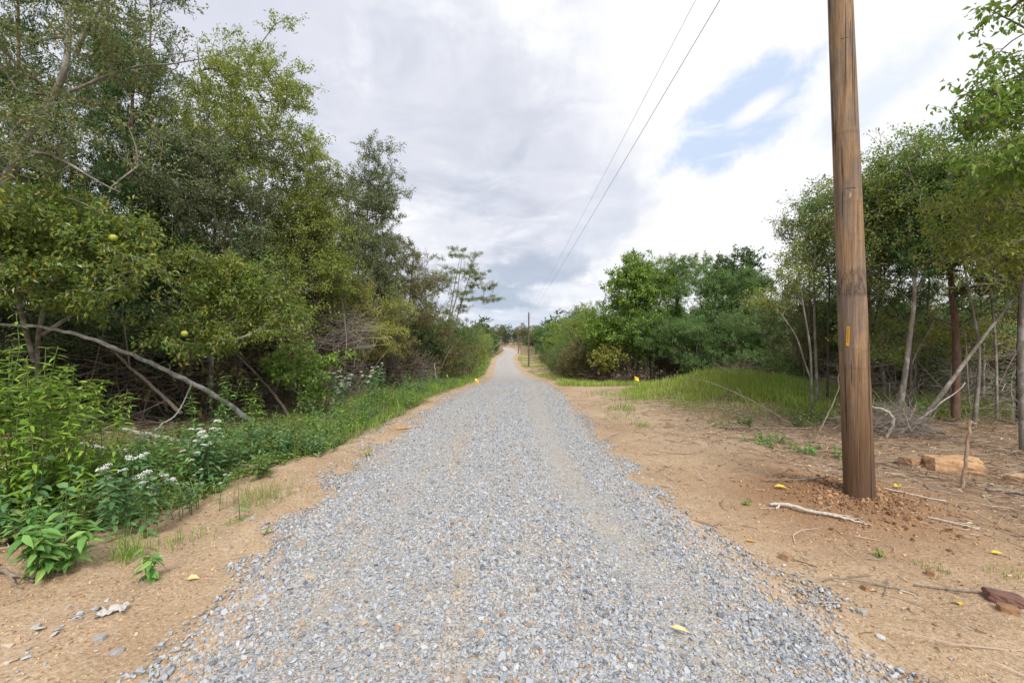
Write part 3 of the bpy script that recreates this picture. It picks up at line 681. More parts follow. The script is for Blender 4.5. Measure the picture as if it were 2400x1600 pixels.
slender('young_tree', 'thin twin-stemmed sapling reaching left over the tall grass by the near pole', 302, [(5.75, 8.7, 0, .035), (5.7, 8.7, 1.3, .03), (5.55, 8.7, 2.5, .02), (5.35, 8.7, 3.5, .006)],
        [(5.2, 8.8, 2.7, .55, .4, .3, 1.4), (5.0, 8.8, 2.35, .5, .4, .16, .7), (5.55, 8.7, 3.1, .3, .3, .4, 1)], 'yellowgreen', 'grey', 240, 36, dens=.6, sp=.14, extra=[[(5.74, 8.7, .7, .025), (5.35, 8.75, 1.9, .018), (4.75, 8.8, 2.5, .005)]])
slender('young_tree', 'dark crooked sapling directly behind the foot of the near utility pole', 303, [(6.05, 8.2, 0, .05), (5.9, 8.2, .55, .045), (5.95, 8.2, 1.3, .035), (6.05, 8.25, 2.4, .025), (6.2, 8.3, 4.1, .008)],
        [(6.2, 8.3, 3.4, .6, .6, .8, 2), (6.5, 8.3, 2.6, .5, .5, .5, 1)], 'olive', 'dark', 300, 40, dens=.75)
slender('shrub', 'thin bush of yellowing leaves behind the saplings left of the near pole', 304, [(7.6, 11.8, 0, .03), (7.5, 11.8, 1.5, .02), (7.3, 11.8, 2.8, .006)], [(7.4, 11.8, 1.7, 1.1, .8, 1.1, 2)], 'brownish', 'grey', 500, 46)
# pale-stemmed trees right of the near pole
slender('pale_trunk_tree', 'pale grey tree rising straight beside the right edge of the near pole', 311, [(6.2, 8.3, 0, .06), (6.25, 8.3, 1.6, .052), (6.55, 8.3, 3.2, .04), (6.75, 8.3, 4.1, .03), (6.85, 8.3, 5.2, .012)],
        [(6.8, 8.3, 4.3, 1.0, .9, .75, 2), (7.4, 8.2, 4.5, .9, .8, .55, 1.4), (6.3, 8.3, 3.6, .5, .5, .6, .8)], 'yellowgreen', 'pale', 700, 70, dens=.75, extra=[[(6.5, 8.3, 3.0, .022), (6.1, 8.3, 3.9, .012), (5.95, 8.3, 4.3, .005)], [(6.62, 8.3, 3.55, .022), (7.1, 8.2, 4.15, .012), (7.5, 8.1, 4.5, .005)]])
slender('forked_tree', 'grey forked tree with two upright stems in the right wood', 312, [(6.55, 7.75, 0, .075), (6.7, 7.75, .9, .062), (6.82, 7.75, 1.75, .052), (6.88, 7.75, 2.3, .046), (6.75, 7.75, 3.3, .035), (6.72, 7.75, 4.6, .012)],
        [(6.8, 7.7, 4.4, .8, .8, .6, 1.6), (7.4, 7.7, 4.3, .8, .8, .7, 1.6), (7.3, 7.7, 3.6, .7, .7, .5, .8)], 'bright', 'pale', 700, 70, dens=.75, extra=[[(6.88, 7.75, 2.25, .042), (7.15, 7.75, 2.95, .034), (7.25, 7.75, 3.7, .024), (7.35, 7.75, 4.6, .008)]])
slender('leaning_tree', 'pale slim tree leaning far to the right in the right wood', 313, [(6.45, 7.4, 0, .06), (6.75, 7.3, .45, .055), (7.05, 7.2, 1.0, .045), (7.45, 7.1, 1.7, .035), (7.85, 7.0, 2.35, .025), (8.1, 6.9, 2.9, .012)],
        [(7.9, 6.8, 3.0, .8, .7, .45, 2), (7.5, 6.6, 2.6, .7, .6, .35, 1.2)], 'yellowgreen', 'pale', 420, 60, dens=.7)
cedar('cedar_tree', 'tall cedar with a shaggy reddish trunk in the right wood', 314, at(7.55, 7.75), 4.9, 1.2, n=520, per=18, base=.48)
def cedar_at(label, seed, x, y, h, r, **kw): return cedar('cedar_tree', label, seed, at(x, y), h, r, **kw)
cedar_at('dark cedar behind the forked tree in the right wood', 315, 8.2, 10.4, 5.0, 1.3, n=520, per=18, base=.4)
stems = [((7.7, 6.6), 'thin grey sapling trunk behind the broken stake'), ((8.0, 6.75), 'thin crooked sapling near the right edge of the photo'), ((8.35, 7.5), 'dark slim trunk near the right edge of the photo'), ((6.95, 8.8), 'vine-covered dark trunk right of the near pole'), ((6.5, 9.4), 'slim dark trunk deeper in the right wood'), ((7.3, 8.9), 'straight brown trunk deep in the right wood'),
 ((8.1, 7.6), 'slim trunk just left of the dark slim one near the right edge'), ((8.9, 8.6), 'thin grey trunk deep near the right edge of the photo'), ((7.0, 8.0), 'thin dark sapling close behind the leaning pale tree'), ((6.85, 10.4), 'far slim trunk seen between the near pole and the pale grey tree'), ((8.6, 9.6), 'slim dark trunk behind the shaggy cedar'), ((7.35, 7.25), 'thin bare-stemmed sapling right of the shaggy cedar')]
for i, ((x, y), l) in enumerate(stems):
    g = np.random.default_rng(330 + i)
    slender('slim_tree', l, 330 + i, [(x, y, 0, .035 + .012 * (i % 3)), (x + g.normal(0, .08), y, 1.3, .03), (x + g.normal(0, .15), y, 2.8, .022), (x + g.normal(0, .25), y + .1, 4.4, .008)],
            [(x, y, 4.0, .7, .7, .6, 2), (x, y, 3.2, .6, .6, .3, .4)], ['yellowgreen', 'gold', 'green', 'olive', 'bright', 'green'][i % 6], ['pale', 'pale', 'dark', 'dark', 'dark', 'grey'][i % 6], 360, 44, dens=.7)
slender('edge_tree', 'brown-grey trunk standing at the right edge of the photo beside the rock', 341, [(6.75, 6.0, 0, .075), (6.72, 6.0, 1.5, .065), (6.8, 6.0, 3.0, .05), (6.9, 6.0, 4.5, .02)], [(6.7, 5.9, 3.3, .8, .7, .5, 2), (6.2, 5.8, 2.75, .55, .5, .3, 1.4), (6.0, 5.9, 3.3, .5, .5, .4, 1)], 'yellowgreen', 'grey', 420, 60, L=.06, dens=.65)
slender('shrub', 'airy yellow-green shrub between the pale grey and the forked tree', 351, [(6.95, 8.9, 0, .02), (6.95, 8.9, .9, .014), (7.0, 8.8, 1.9, .004)], [(7.0, 8.8, 1.5, .9, .5, .5, 2)], 'yellowgreen', 'grey', 190, 40, sp=.16, dens=.7)
slender('shrub', 'airy yellowing shrub left of the shaggy cedar in the right wood', 352, [(8.1, 8.4, 0, .02), (8.1, 8.4, .9, .014), (8.1, 8.3, 1.8, .004)], [(8.1, 8.3, 1.45, 1.0, .5, .45, 2)], 'gold', 'grey', 190, 40, sp=.16, dens=.7)
# big-leaved tree reaching in from the upper right corner
slender('big_leaved_tree', 'big-leaved tree with boughs reaching in at the upper right corner', 342, [(7.4, 5.4, 0, .1), (7.2, 5.4, 2.5, .085), (6.8, 5.3, 4.2, .06), (6.2, 5.2, 5.6, .02)],
        [(6.1, 5.2, 4.6, .6, .7, .5, 2), (5.4, 5.2, 4.25, .55, .4, .28, 1.1), (5.9, 5.1, 5.5, .6, .5, .35, 1), (6.1, 5.1, 3.7, .7, .6, .35, 1.6), (5.6, 5.0, 3.55, .45, .4, .25, .9)], 'bright', 'grey', 400, 60, L=.075, W=.034, sp=.16, per=11, dens=.6,
        extra=[[(7.1, 5.4, 3.2, .05), (6.2, 5.2, 3.95, .03), (5.1, 5.2, 4.3, .008)], [(6.8, 5.3, 4.2, .04), (6.1, 5.2, 5.1, .02), (5.3, 5.2, 5.4, .006)]], fol=dict(droop=.6, curl=.3))

# ---------------------------------------------------------------- trees behind the front rows (copies of three kinds)
def proto(name, label, seed, leaf, h, r, group, n=900, L=.075, base=.1):
    return T(name, label, seed, 0, 0, h, r, leaf, 'dark', 2, base, n=n, cl=70, sp=.34, per=14, L=L, W=L * .5, group=group)
GL = 'trees standing behind the left front row'; GR = 'trees standing behind the right clump and wood'
LLAB = ['dim green tree deep in the left wood', 'dim olive tree deep in the left wood', 'dim brownish tree deep in the left wood']
RLAB = ['dim green tree behind the right clump and wood', 'dim olive tree behind the right clump and wood', 'dim brownish tree behind the right clump and wood']
PR = [proto('background_tree', LLAB[0], 401, 'dark', 7, 1.9, GL), proto('background_tree', LLAB[1], 402, 'olive', 6.6, 1.9, GL), proto('background_tree', LLAB[2], 403, 'brownish', 5.2, 1.8, GL, base=.04)]
g = np.random.default_rng(44); used = [0, 0, 0]
def place(k, x, y, s, label, group):
    if not used[k]:
        used[k] = 1; PR[k].location = at(x, y); PR[k].scale = (s,) * 3; PR[k]['label'] = label; PR[k]['group'] = group
    else: dup(PR[k], at(x, y), g.uniform(0, 6.28), s, label, group)
for (x, y) in [(-9.3, 6.3), (-8.5, 7.6), (-11, 7.4), (-8.8, 11.2), (-7.9, 12.8), (-10.5, 13.2), (-7.6, 15.0), (-7.2, 17.4), (-9.4, 16.6), (-6.9, 19.6), (-8.6, 21), (-6.6, 22.5), (-6.3, 25.5), (-8.3, 26), (-6.2, 29.2), (-5.9, 33), (-7.8, 32), (-6.2, 38), (-6.6, 44), (-7.4, 52), (-8, 61), (-9, 74), (-10, 92), (-11, 112), (-12, 15), (-12.5, 20), (-13, 27), (-14, 10.5)]:
    k = int(g.integers(0, 3)); place(k, x, y, g.uniform(.8, 1.02) * (.8 if y > 22 else 1), LLAB[k], GL)
for (x, y) in [(8.6, 26.5), (11, 27.5), (13.8, 28.2), (16.2, 26), (15.6, 22.5), (17.5, 23), (7.2, 30), (9.2, 33), (8.4, 40), (9.6, 48), (10.5, 60), (11.5, 72), (19, 30), (22, 34), (9.0, 12.0), (11, 12.4), (13, 14), (15.5, 16.5), (12.4, 11), (14.6, 12.8), (11.6, 8.4), (9.9, 11.2), (18, 19.5), (26, 30), (21, 26)]:
    right = x < 13 and y < 13; k = 1 + int(g.integers(0, 2)) if right or y < 24 else int(g.integers(0, 3)); place(k, x, y, g.uniform(.72, .9) * (.82 if 14 <= y < 32 else .64 if right else .95), RLAB[k], GR)
# the far wood at the end of the road
FL = ['green tree in the far wood that closes the end of the road', 'olive tree in the far wood that closes the end of the road', 'brownish tree in the far wood that closes the end of the road']
for i in range(72):
    x = -60 + i * 3.4 + g.normal(0, 1.2) if i < 40 else -34 + (i - 40) * 1.9 + g.normal(0, .6); y = 262 + g.uniform(0, 30) + abs(x + 10) * -.25 + (8 if -40 < x < 6 else 0); k = int(g.integers(0, 3)); place(k, x, y, g.uniform(1.35, 1.95), FL[k], 'trees of the far wood')
for i, (x, y) in enumerate([(7.5, 130), (8.2, 146), (8.6, 165), (9.4, 185), (12, 150), (13, 175), (11, 205), (15, 200), (9.5, 228), (14, 225)]):
    k = int(g.integers(0, 3)); place(k, x, y, g.uniform(.9, 1.3), RLAB[k], GR)
# ================================================================ plants of the verges
PL = {
 'weed': leaf_mat('weed_leaf', [(0, (.08, .16, .02)), (.5, (.13, .23, .03)), (.85, (.18, .28, .045)), (1, (.25, .3, .06))], .35, .42, .45, .25, 2.5, (.2, .24, .03)),
 'broad': leaf_mat('broad_weed_leaf', [(0, (.06, .15, .035)), (.5, (.095, .21, .05)), (.9, (.14, .27, .065)), (1, (.2, .3, .08))], .33, .38, .5, .2, 3),
 'boneset': leaf_mat('boneset_leaf', [(0, (.04, .10, .04)), (.5, (.065, .14, .055)), (.9, (.1, .185, .07)), (1, (.16, .2, .08))], .28, .45, .4, .2, 3, (.1, .15, .04)),
 'cover': leaf_mat('ground_cover_leaf', [(0, (.045, .09, .025)), (.5, (.08, .14, .035)), (.85, (.12, .19, .05)), (.95, (.2, .2, .06)), (1, (.3, .2, .09))], .3, .5, .35, .35, 1.5, (.16, .17, .04)),
 'grass': leaf_mat('grass_blade', [(0, (.07, .15, .022)), (.5, (.11, .21, .03)), (.8, (.16, .25, .045)), (.92, (.28, .28, .09)), (1, (.45, .38, .2))], .35, .45, .4, .45, .7, (.2, .21, .05)),
 'meadow': leaf_mat('meadow_blade', [(0, (.11, .19, .025)), (.45, (.18, .27, .04)), (.8, (.26, .32, .06)), (.93, (.36, .33, .12)), (1, (.5, .42, .22))], .35, .5, .35, .5, .6, (.27, .24, .06)),
}
STEM = flat_mat('green_stem', (.08, .12, .03), (.16, .18, .06), 20, .7, 0)
RSTEM = flat_mat('brown_stem', (.10, .06, .035), (.22, .15, .09), 20, .8, 0)
WHITE = flat_mat('white_petal', (.62, .63, .58), (.85, .85, .82), 60, .7, 0, True)
YBUD = flat_mat('yellow_bud', (.38, .38, .08), (.55, .5, .12), 40, .7, 0, True)

def plant(name, label, seed, x, y, n_stems, h, leafm, L, W, pairs=9, spread=.15, lean=.2, t0=.15, size=lambda t: 1 - .45 * t, droop=.15, heads=0, head='white', head_r=.035, side=0, stemm=None, cat='weed', group=None, whorl=2, r0=.004, curl=.3):
    g = np.random.default_rng(seed); root = thing(name, label, cat, at(x, y, -.01), g.uniform(0, 6.28), group)
    P = []; Rr = []
    for s in range(n_stems):
        a = g.uniform(0, 6.28); hh = h * g.uniform(.72, 1.05); b = np.array([math.cos(a), math.sin(a), 0]) * spread * g.random(); l = np.array([math.cos(a + g.normal(0, .6)), math.sin(a + g.normal(0, .6)), 0]) * lean * hh * g.uniform(.3, 1.2)
        tt = np.linspace(0, 1, 6)[:, None]; P.append(b + l * tt ** 1.6 + np.array([0, 0, hh]) * tt + g.normal(size=(6, 3)) * .012 * h * (tt > 0)); Rr.append(r0 * (1 - .6 * tt[:, 0]))
    main = len(P)
    for s in range(side):
        j = g.integers(0, main); f = g.uniform(.45, .9) * 5; i = int(f); p0 = P[j][i] * (1 - f + i) + P[j][min(i + 1, 5)] * (f - i); a = g.uniform(0, 6.28)
        e = p0 + np.array([math.cos(a) * .55, math.sin(a) * .55, .8]) * h * g.uniform(.12, .28); tt = np.linspace(0, 1, 6)[:, None]
        P.append(p0 * (1 - tt) + e * tt + np.array([0, 0, .05 * h]) * np.sin(tt * 3.14) * .5); Rr.append(r0 * .5 * (1 - .5 * tt[:, 0]))
    P = np.array(P); Rr = np.array(Rr); ms = MB(); tubes(ms, P, Rr, 5)
    obj('stem', ms.mesh('stem', True), stemm or STEM, root)
    mf = MB(); LP = []; LD = []; LL = []
    for j in range(len(P)):
        np_ = pairs if j < main else max(2, pairs // 3)
        for k in range(np_):
            t = t0 + (1 - t0) * (k + g.uniform(.2, .8)) / np_; f = t * 4.999; i = int(f); p = P[j][i] * (1 - f + i) + P[j][i + 1] * (f - i); a0 = g.uniform(0, 6.28)
            for q in range(whorl):
                a = a0 + q * 2 * math.pi / whorl + g.normal(0, .25); LP.append(p); LD.append([math.cos(a), math.sin(a), g.normal(.35, .25) - droop]); LL.append(L * size(t) * g.uniform(.75, 1.15))
    LP = np.array(LP); LD = unit(np.array(LD)); LL = np.array(LL)
    leaves8(mf, LP, LD, unit(np.array([0, 0, 1.]) + g.normal(size=LP.shape) * .3), LL, LL * W / L, curl=curl)
    obj('foliage', mf.mesh('foliage'), PL[leafm], root)
    if heads:
        me = head_mesh(head, head_r, seed); tips = P[:, -1]; order = g.permutation(len(tips))[:heads]
        for q in order:
            o = obj('flower_head', me, WHITE if head == 'white' else YBUD, root, tips[q]); o.rotation_euler = (g.normal(0, .2), g.normal(0, .2), g.uniform(0, 6.28)); o.scale = (g.uniform(.75, 1.25),) * 3
    return root
def head_mesh(kind_, r, seed):
    g = np.random.default_rng(seed + 5); mb = MB(); n = 60 if kind_ == 'white' else 26
    if kind_ == 'white':
        a = g.uniform(0, 6.28, n); q = np.sqrt(g.random(n)) * r; c = np.stack([np.cos(a) * q, np.sin(a) * q, .3 * r * (1 - (q / r) ** 2) + g.normal(0, .1 * r, n)], 1); s = np.full(n, r * .3)
    else:
        a = g.uniform(0, 6.28, n); z = g.uniform(-3 * r, r, n); q = (r - z) / (4 * r) * 1.6 * r; c = np.stack([np.cos(a) * q, np.sin(a) * q, z], 1); s = np.full(n, r * .22)
    put_stones(mb, c[:, 0], c[:, 1], c[:, 2], s, g, VAR, .6); return mb.mesh('flower_head')

# tall weeds at the left edge
plant('tall_weed', 'tall bright green weed at the left edge with yellowish bud sprays, nearest the camera', 501, -4.1, 3.75, 12, 1.75, 'weed', .15, .036, 26, .26, .12, .12, lambda t: 1.0 - .5 * t, .25, 12, 'bud', .02, 8, r0=.006, whorl=3)
plant('tall_weed', 'bushy yellow-green weed with budding tops right of the tallest weed', 502, -4.0, 4.15, 18, 1.3, 'weed', .14, .034, 22, .32, .2, .1, lambda t: 1 - .5 * t, .25, 18, 'bud', .02, 14, r0=.005, whorl=3)
plant('tall_weed', 'single tall weed spike standing before the thin end of the fallen log', 503, -4.0, 4.55, 2, 1.25, 'weed', .11, .026, 24, .06, .1, .1, lambda t: 1 - .55 * t, .25, 4, 'bud', .02, 3, r0=.005, whorl=3)
plant('tall_weed', 'leafy weed beneath the bushy budding one at the left edge', 504, -4.5, 4.4, 16, 1.05, 'weed', .14, .036, 16, .4, .25, .1, droop=.3, r0=.005, whorl=3)
plant('tall_weed', 'dark green leafy weed under the arch of the fallen log', 505, -4.55, 7.0, 8, 1.05, 'broad', .14, .045, 13, .3, .2, .15, droop=.25, r0=.005)
plant('tall_weed', 'slim weed right of the leafy one under the fallen log', 506, -4.15, 7.3, 5, .95, 'weed', .12, .03, 14, .2, .15, .15, r0=.004, whorl=3)
# white flowering plants
bon = [(-3.0, 3.72, 8, .62, 22, 'white-flowered plant nearest the camera at the edge of the left dirt shoulder'), (-3.3, 4.95, 12, .66, 24, 'bushy white-flowered plant before the root end of the fallen log'), (-3.55, 9.2, 9, .9, 26, 'white-flowered plant further on in the left grass'), (-3.2, 10.6, 7, 1.0, 12, 'tall weed with a few white heads where the left grass is brightest')]
for i, (x, y, n, h, hd, l) in enumerate(bon):
    plant('flowering_plant', l, 510 + i, x, y, n, h, 'boneset', .12, .045, 11, .22, .22, .12, lambda t: 1 - .4 * t, .3, hd, 'white', .034 + .006 * (i > 1), 22, cat='flower')
plant('flowering_plant', 'low plant with tiny scattered white blossoms behind the nearest white-flowered one', 515, -2.95, 4.25, 9, .38, 'boneset', .07, .025, 8, .22, .4, .2, heads=12, head='white', head_r=.014, side=10, cat='flower')
# broad-leaved plants on the dirt
plant('broad_leaved_plant', 'bright green broad-leaved bush at the lower left on the dirt edge', 520, -3.0, 3.05, 13, .4, 'broad', .115, .045, 8, .13, .35, .2, lambda t: .8 + .3 * t, .35, cat='plant', r0=.004, curl=.45)
plant('broad_leaved_plant', 'small dark seedling with drooping leaves alone on the left dirt', 521, -2.4, 3.0, 3, .23, 'broad', .085, .036, 5, .02, .35, .2, lambda t: 1, .45, cat='plant', curl=.5)
plant('broad_leaved_plant', 'dark broad-leaved plant at the left edge under the tall weeds', 522, -3.75, 3.45, 8, .55, 'boneset', .14, .075, 6, .3, .4, .2, droop=.4, cat='plant')
plant('broad_leaved_plant', 'tiny sprig of leaves beside the edge of the gravel on the left', 523, -2.03, 3.7, 1, .12, 'weed', .07, .02, 3, .03, .5, .2, cat='plant')
plant('broad_leaved_plant', 'thin upright seedling with reddish stem among the left shards', 524, -2.42, 4.05, 1, .42, 'boneset', .085, .04, 6, .01, .05, .05, lambda t: 1.1 - .7 * t, .4, stemm=RSTEM, cat='plant')
plant('broad_leaved_plant', 'low dark leafy plant at the edge of the left dirt past the white flowers', 525, -2.65, 6.3, 10, .38, 'boneset', .1, .05, 6, .3, .4, .15, droop=.3, cat='plant')
plant('broad_leaved_plant', 'dark leafy plant between the white flowers and the left grass strip', 526, -3.05, 6.0, 9, .42, 'boneset', .11, .05, 6, .28, .35, .15, droop=.3, cat='plant')
plant('broad_leaved_plant', 'small green tuft at the foot of the left shard row', 527, -2.0, 6.2, 4, .16, 'weed', .07, .02, 4, .06, .4, .15, cat='plant')
plant('broad_leaved_plant', 'bright green sprout on the orange dirt in front of the near utility pole', 528, 2.23, 4.35, 4, .06, 'weed', .05, .02, 3, .03, .4, .2, cat='plant')
plant('broad_leaved_plant', 'green sprout with a dry stalk in the lower right dirt', 529, 2.72, 3.35, 4, .07, 'grass', .06, .012, 4, .03, .5, .2, cat='plant')
# glossy young bush with bright shoot tips before the wood
slender('shrub', 'arching bush with bright green shoot tips in the left grass before the dark wood', 530, [(-4.1, 9.2, 0, .015), (-4.1, 9.1, .8, .01), (-4.3, 9.0, 1.6, .003)],
        [(-4.1, 9.0, 1.0, .9, .5, .25, 2), (-4.3, 9.0, 1.5, .4, .3, .25, .7), (-3.6, 9.0, 1.15, .5, .3, .15, .8), (-4.1, 9.1, .6, .6, .4, .2, .8)], 'bright', 'grey', 130, 30, L=.075, W=.04, sp=.12, per=9, extra=[[(-4.1, 9.2, .3, .01), (-3.6, 9.0, 1.1, .006), (-3.2, 8.9, 1.35, .003)], [(-4.1, 9.2, .3, .01), (-4.7, 9.0, 1.0, .006), (-5.1, 8.9, 1.25, .003)]])
# knee-high weeds along the verge
kw = [(-3.4, 5.7, .5, 'boneset'), (-3.8, 6.4, .6, 'boneset'), (-3.0, 7.3, .55, 'broad'), (-3.5, 8.0, .7, 'broad'), (-2.75, 8.6, .5, 'boneset'), (-3.1, 9.6, .85, 'broad'), (-2.75, 11.6, .7, 'boneset'), (-3.5, 11.8, .9, 'broad'), (-2.6, 13.6, .7, 'boneset'), (-3.3, 14.3, .8, 'broad'), (-2.5, 16.0, .7, 'boneset'), (-3.0, 17.8, .8, 'weed'), (-3.6, 4.6, .55, 'broad'), (-4.2, 5.3, .6, 'boneset'), (-3.5, 3.4, .35, 'broad')]
kw += [(-3.4, 3.9, .5, 'boneset'), (-3.75, 4.2, .55, 'cover'), (-3.55, 5.0, .5, 'cover'), (-3.95, 4.9, .6, 'broad'), (-3.5, 3.75, .4, 'cover'), (-4.3, 3.35, .5, 'boneset'), (-3.35, 6.5, .4, 'cover'), (-2.9, 5.3, .3, 'cover'), (-2.8, 8.0, .35, 'weed'), (-3.2, 8.6, .5, 'weed')]
kl = ['right behind the bushy white-flowered plant', 'beside the root end of the fallen log', 'in the left grass beside the dirt edge', 'midway along the left grass strip', 'leaning over the left dirt edge', 'behind the farther white flowers', 'at the near end of the bright grass', 'at the wood edge by the bright grass', 'on the edge of the bright grass', 'at the wood edge past the bright grass', 'near the end of the left grass strip', 'shortly before the yellow flags', 'between the two near white-flowered plants', 'among the dead branches left of the log', 'at the lower left, beside the broad-leaved bush', 'just left of the nearest white flowers', 'behind and left of the nearest white flowers', 'under the bushy white-flowered plant', 'before the grey dead branch on the verge', 'behind the lower left broad-leaved bush', 'at the left edge below the tall weeds', 'in the gap past the bushy white-flowered plant', 'low on the dirt edge before the bushy white-flowered plant', 'bright at the dirt edge of the left grass strip', 'bright in the middle of the left grass strip']
for i, ((x, y, h, m), l) in enumerate(zip(kw, kl)):
    plant('verge_weed', 'knee-high green weed ' + l, 540 + i, x, y, 9, h, m, .1, .035, 9, .2, .3, .12, droop=.25, group='knee-high weeds on the left verge')
SW = 'small leafy weed scattered in the left grass strip'
w0 = plant('strip_weed', SW, 560, -2.9, 7.9, 8, .4, 'boneset', .085, .034, 8, .16, .35, .1, droop=.25, group='small weeds of the left grass strip')
w1 = plant('strip_weed', SW, 561, -3.3, 10.2, 7, .5, 'cover', .09, .03, 9, .18, .3, .1, droop=.25, group='small weeds of the left grass strip')
g = np.random.default_rng(561)
for i in range(34):
    y = 5.2 + 15 * g.random() ** 1.3; x = green_edge(y) - g.uniform(.1, 1.5); dup((w0, w1)[i % 2], at(x, y, -.01), g.uniform(0, 6.28), g.uniform(.5, 1.2), SW, 'small weeds of the left grass strip')
# weeds on the right by the grass mound
for i, (x, y, h, l) in enumerate([(5.0, 7.9, .3, 'low leafy green patch left of the saplings by the near pole'), (4.35, 8.3, .25, 'low green patch at the edge of the bare dirt before the grass mound'), (5.5, 8.3, .35, 'low leafy green patch under the saplings by the near pole'), (6.7, 7.9, .5, 'green leafy weed at the foot of the pale tree behind the near pole'), (3.9, 6.9, .16, 'small weed on the cleared ground before the grass mound'), (4.2, 6.3, .14, 'small weed on the cleared ground closer to the near pole')]):
    plant('low_weed', l, 570 + i, x, y, 12, h, 'cover' if i < 3 else 'broad', .085, .04, 6, .35, .5, .15, droop=.3)

# ---------------------------------------------------------------- grass and ground cover
g = np.random.default_rng(77)
def scatter(n, x0, x1, y0, y1, dens):
    x = g.uniform(x0, x1, n); y = y0 + (y1 - y0) * g.random(n) ** 1.25
    k = g.random(n) < dens(x, y); return x[k], y[k]
def P3(x, y, dz=0): return np.stack([x, y, gz(x, y) + dz], 1)
mb = MB()
def d_left(x, y):
    e = green_edge(y) - x
    return sstep(-.08, .25, e + (fbm(x, y, .4, 81) - .47) * .7) * (1 - .93 * sstep(1.5, 3.0, e)) * np.clip((fbm(x, y, .7, 80) - .33) * 4, .06, 1) * np.where(y < 5.5, .8, 1)
x, y = scatter(80000, -7.5, -1.6, 2.4, 26, d_left)
lush = np.exp(-((x + 2.9) / .8) ** 2 - ((y - 12) / 3.5) ** 2)
blades(mb, P3(x, y, -.01), g.uniform(.07, .28, len(x)) * (.25 + 1.5 * fbm(x, y, .55, 82)) * (1 + .3 * lush), np.interp(y, [2, 8, 26], [.004, .007, .016]), .5, g)
x, y = scatter(9000, -4.8, -1.5, 26, 110, lambda x, y: sstep(0, .4, green_edge(y) - x) * .9)
blades(mb, P3(x, y, -.01), g.uniform(.15, .4, len(x)), np.interp(y, [26, 110], [.02, .07]), .5, g)
# sparse tufts on the bare dirt
for (cx, cy, n, h, sp) in [(-2.5, 4.55, 160, .22, .16), (-2.62, 3.55, 60, .14, .1), (-2.8, 3.3, 90, .24, .05), (-2.45, 3.95, 30, .07, .07), (-2.35, 4.3, 40, .06, .1), (2.9, 3.15, 40, .05, .05), (3.35, 3.05, 50, .06, .07), (3.3, 2.75, 40, .05, .06), (2.35, 8.2, 60, .12, .12), (2.5, 10.2, 120, .18, .2), (2.2, 9.3, 50, .1, .2), (3.0, 11.5, 160, .2, .3), (2.6, 13.0, 90, .2, .25)]:
    x = cx + g.normal(0, sp, n); y = cy + g.normal(0, sp, n); blades(mb, P3(x, y, -.005), h * g.uniform(.5, 1.2, n), .0045 if cy < 5 else .009, .45, g)
kind(obj('grass', mb.mesh('grass'), PL['grass']), 'stuff')
# tall grass of the mound at the right and the strip before the thicket
mb = MB()
def d_mound(x, y):
    q = ((x - 6.7) / 3.5) ** 2 + ((y - 12.2) / 3.3) ** 2 + (fbm(x, y, .9, 83) - .47) * 1.7
    return (1 - sstep(.75, 1.05, q)) * np.clip((fbm(x, y, .7, 84) - .22) * 3, .25, 1)
x, y = scatter(62000, 2.6, 11, 8.4, 17, d_mound)
blades(mb, P3(x, y, -.01), g.uniform(.14, .55, len(x)) * (.2 + 1.0 * fbm(x, y, .6, 86)) * np.clip(.5 + (y - 9.0) * .2, .5, 1.1) * (.45 + .55 * sstep(3.6, 5.6, x)), np.interp(y, [8, 17], [.008, .014]), .4, g)
x, y = scatter(26000, 5.8, 11, 8.0, 12.5, lambda x, y: np.clip((fbm(x, y, .8, 97) - .25) * 3, .2, 1) * sstep(8.0, 8.8, y))
blades(mb, P3(x, y, -.01), g.uniform(.14, .4, len(x)), .01, .5, g)
x, y = scatter(22000, 5.2, 12, 7.6, 13, lambda x, y: sstep(.2, .9, x - 5.6 + (fbm(x, y, .8, 87) - .47) * 2) * sstep(7.8, 9.0, y + (x - 6) * .1) * .8)
blades(mb, P3(x, y, -.01), g.uniform(.12, .35, len(x)), .009, .5, g)
x, y = scatter(9000, 1.9, 9, 18.2, 21.6, lambda x, y: np.clip((fbm(x, y, .8, 88) - .4) * 4, 0, 1) * sstep(1.7, 2.4, x))
blades(mb, P3(x, y, -.01), g.uniform(.1, .28, len(x)), .018, .45, g)
x, y = scatter(20000, 1.2, 5.5, 22, 110, lambda x, y: np.clip((fbm(x, y, 3, 89) - .42) * 6, .05, 1) * sstep(.5, 1.1, x - road_r(y)))
blades(mb, P3(x, y, -.01), g.uniform(.08, .26, len(x)), np.interp(y, [22, 110], [.02, .07]), .5, g)
kind(obj('meadow_grass', mb.mesh('meadow_grass'), PL['meadow']), 'stuff')
# leafy ground cover
mb = MB()
def d_cov(x, y):
    e = green_edge(y) - x
    return sstep(-.05, .3, e + (fbm(x, y, .5, 90) - .47) * .6) * (1 - .85 * sstep(1.6, 3.4, e)) * np.clip((fbm(x, y, .6, 91) - .25) * 2.6, .1, 1)
x, y = scatter(42000, -7.5, -1.8, 2.2, 22, d_cov); x2, y2 = scatter(70000, -5.2, -2.6, 2.6, 7.2, lambda x, y: sstep(-.02, .25, green_edge(y) - x + (fbm(x, y, .4, 95) - .47) * .5) * (1 - .6 * sstep(1.3, 2.2, green_edge(y) - x))); x = np.concatenate([x, x2]); y = np.concatenate([y, y2]); n = len(x); hgt = g.random(n) ** 1.3 * .26 * (.4 + fbm(x, y, .6, 92)) * np.clip(green_edge(y) - x, .3, 1)
D = unit(g.normal(size=(n, 3)) * np.array([1, 1, .35]) + np.array([0, 0, .15]))
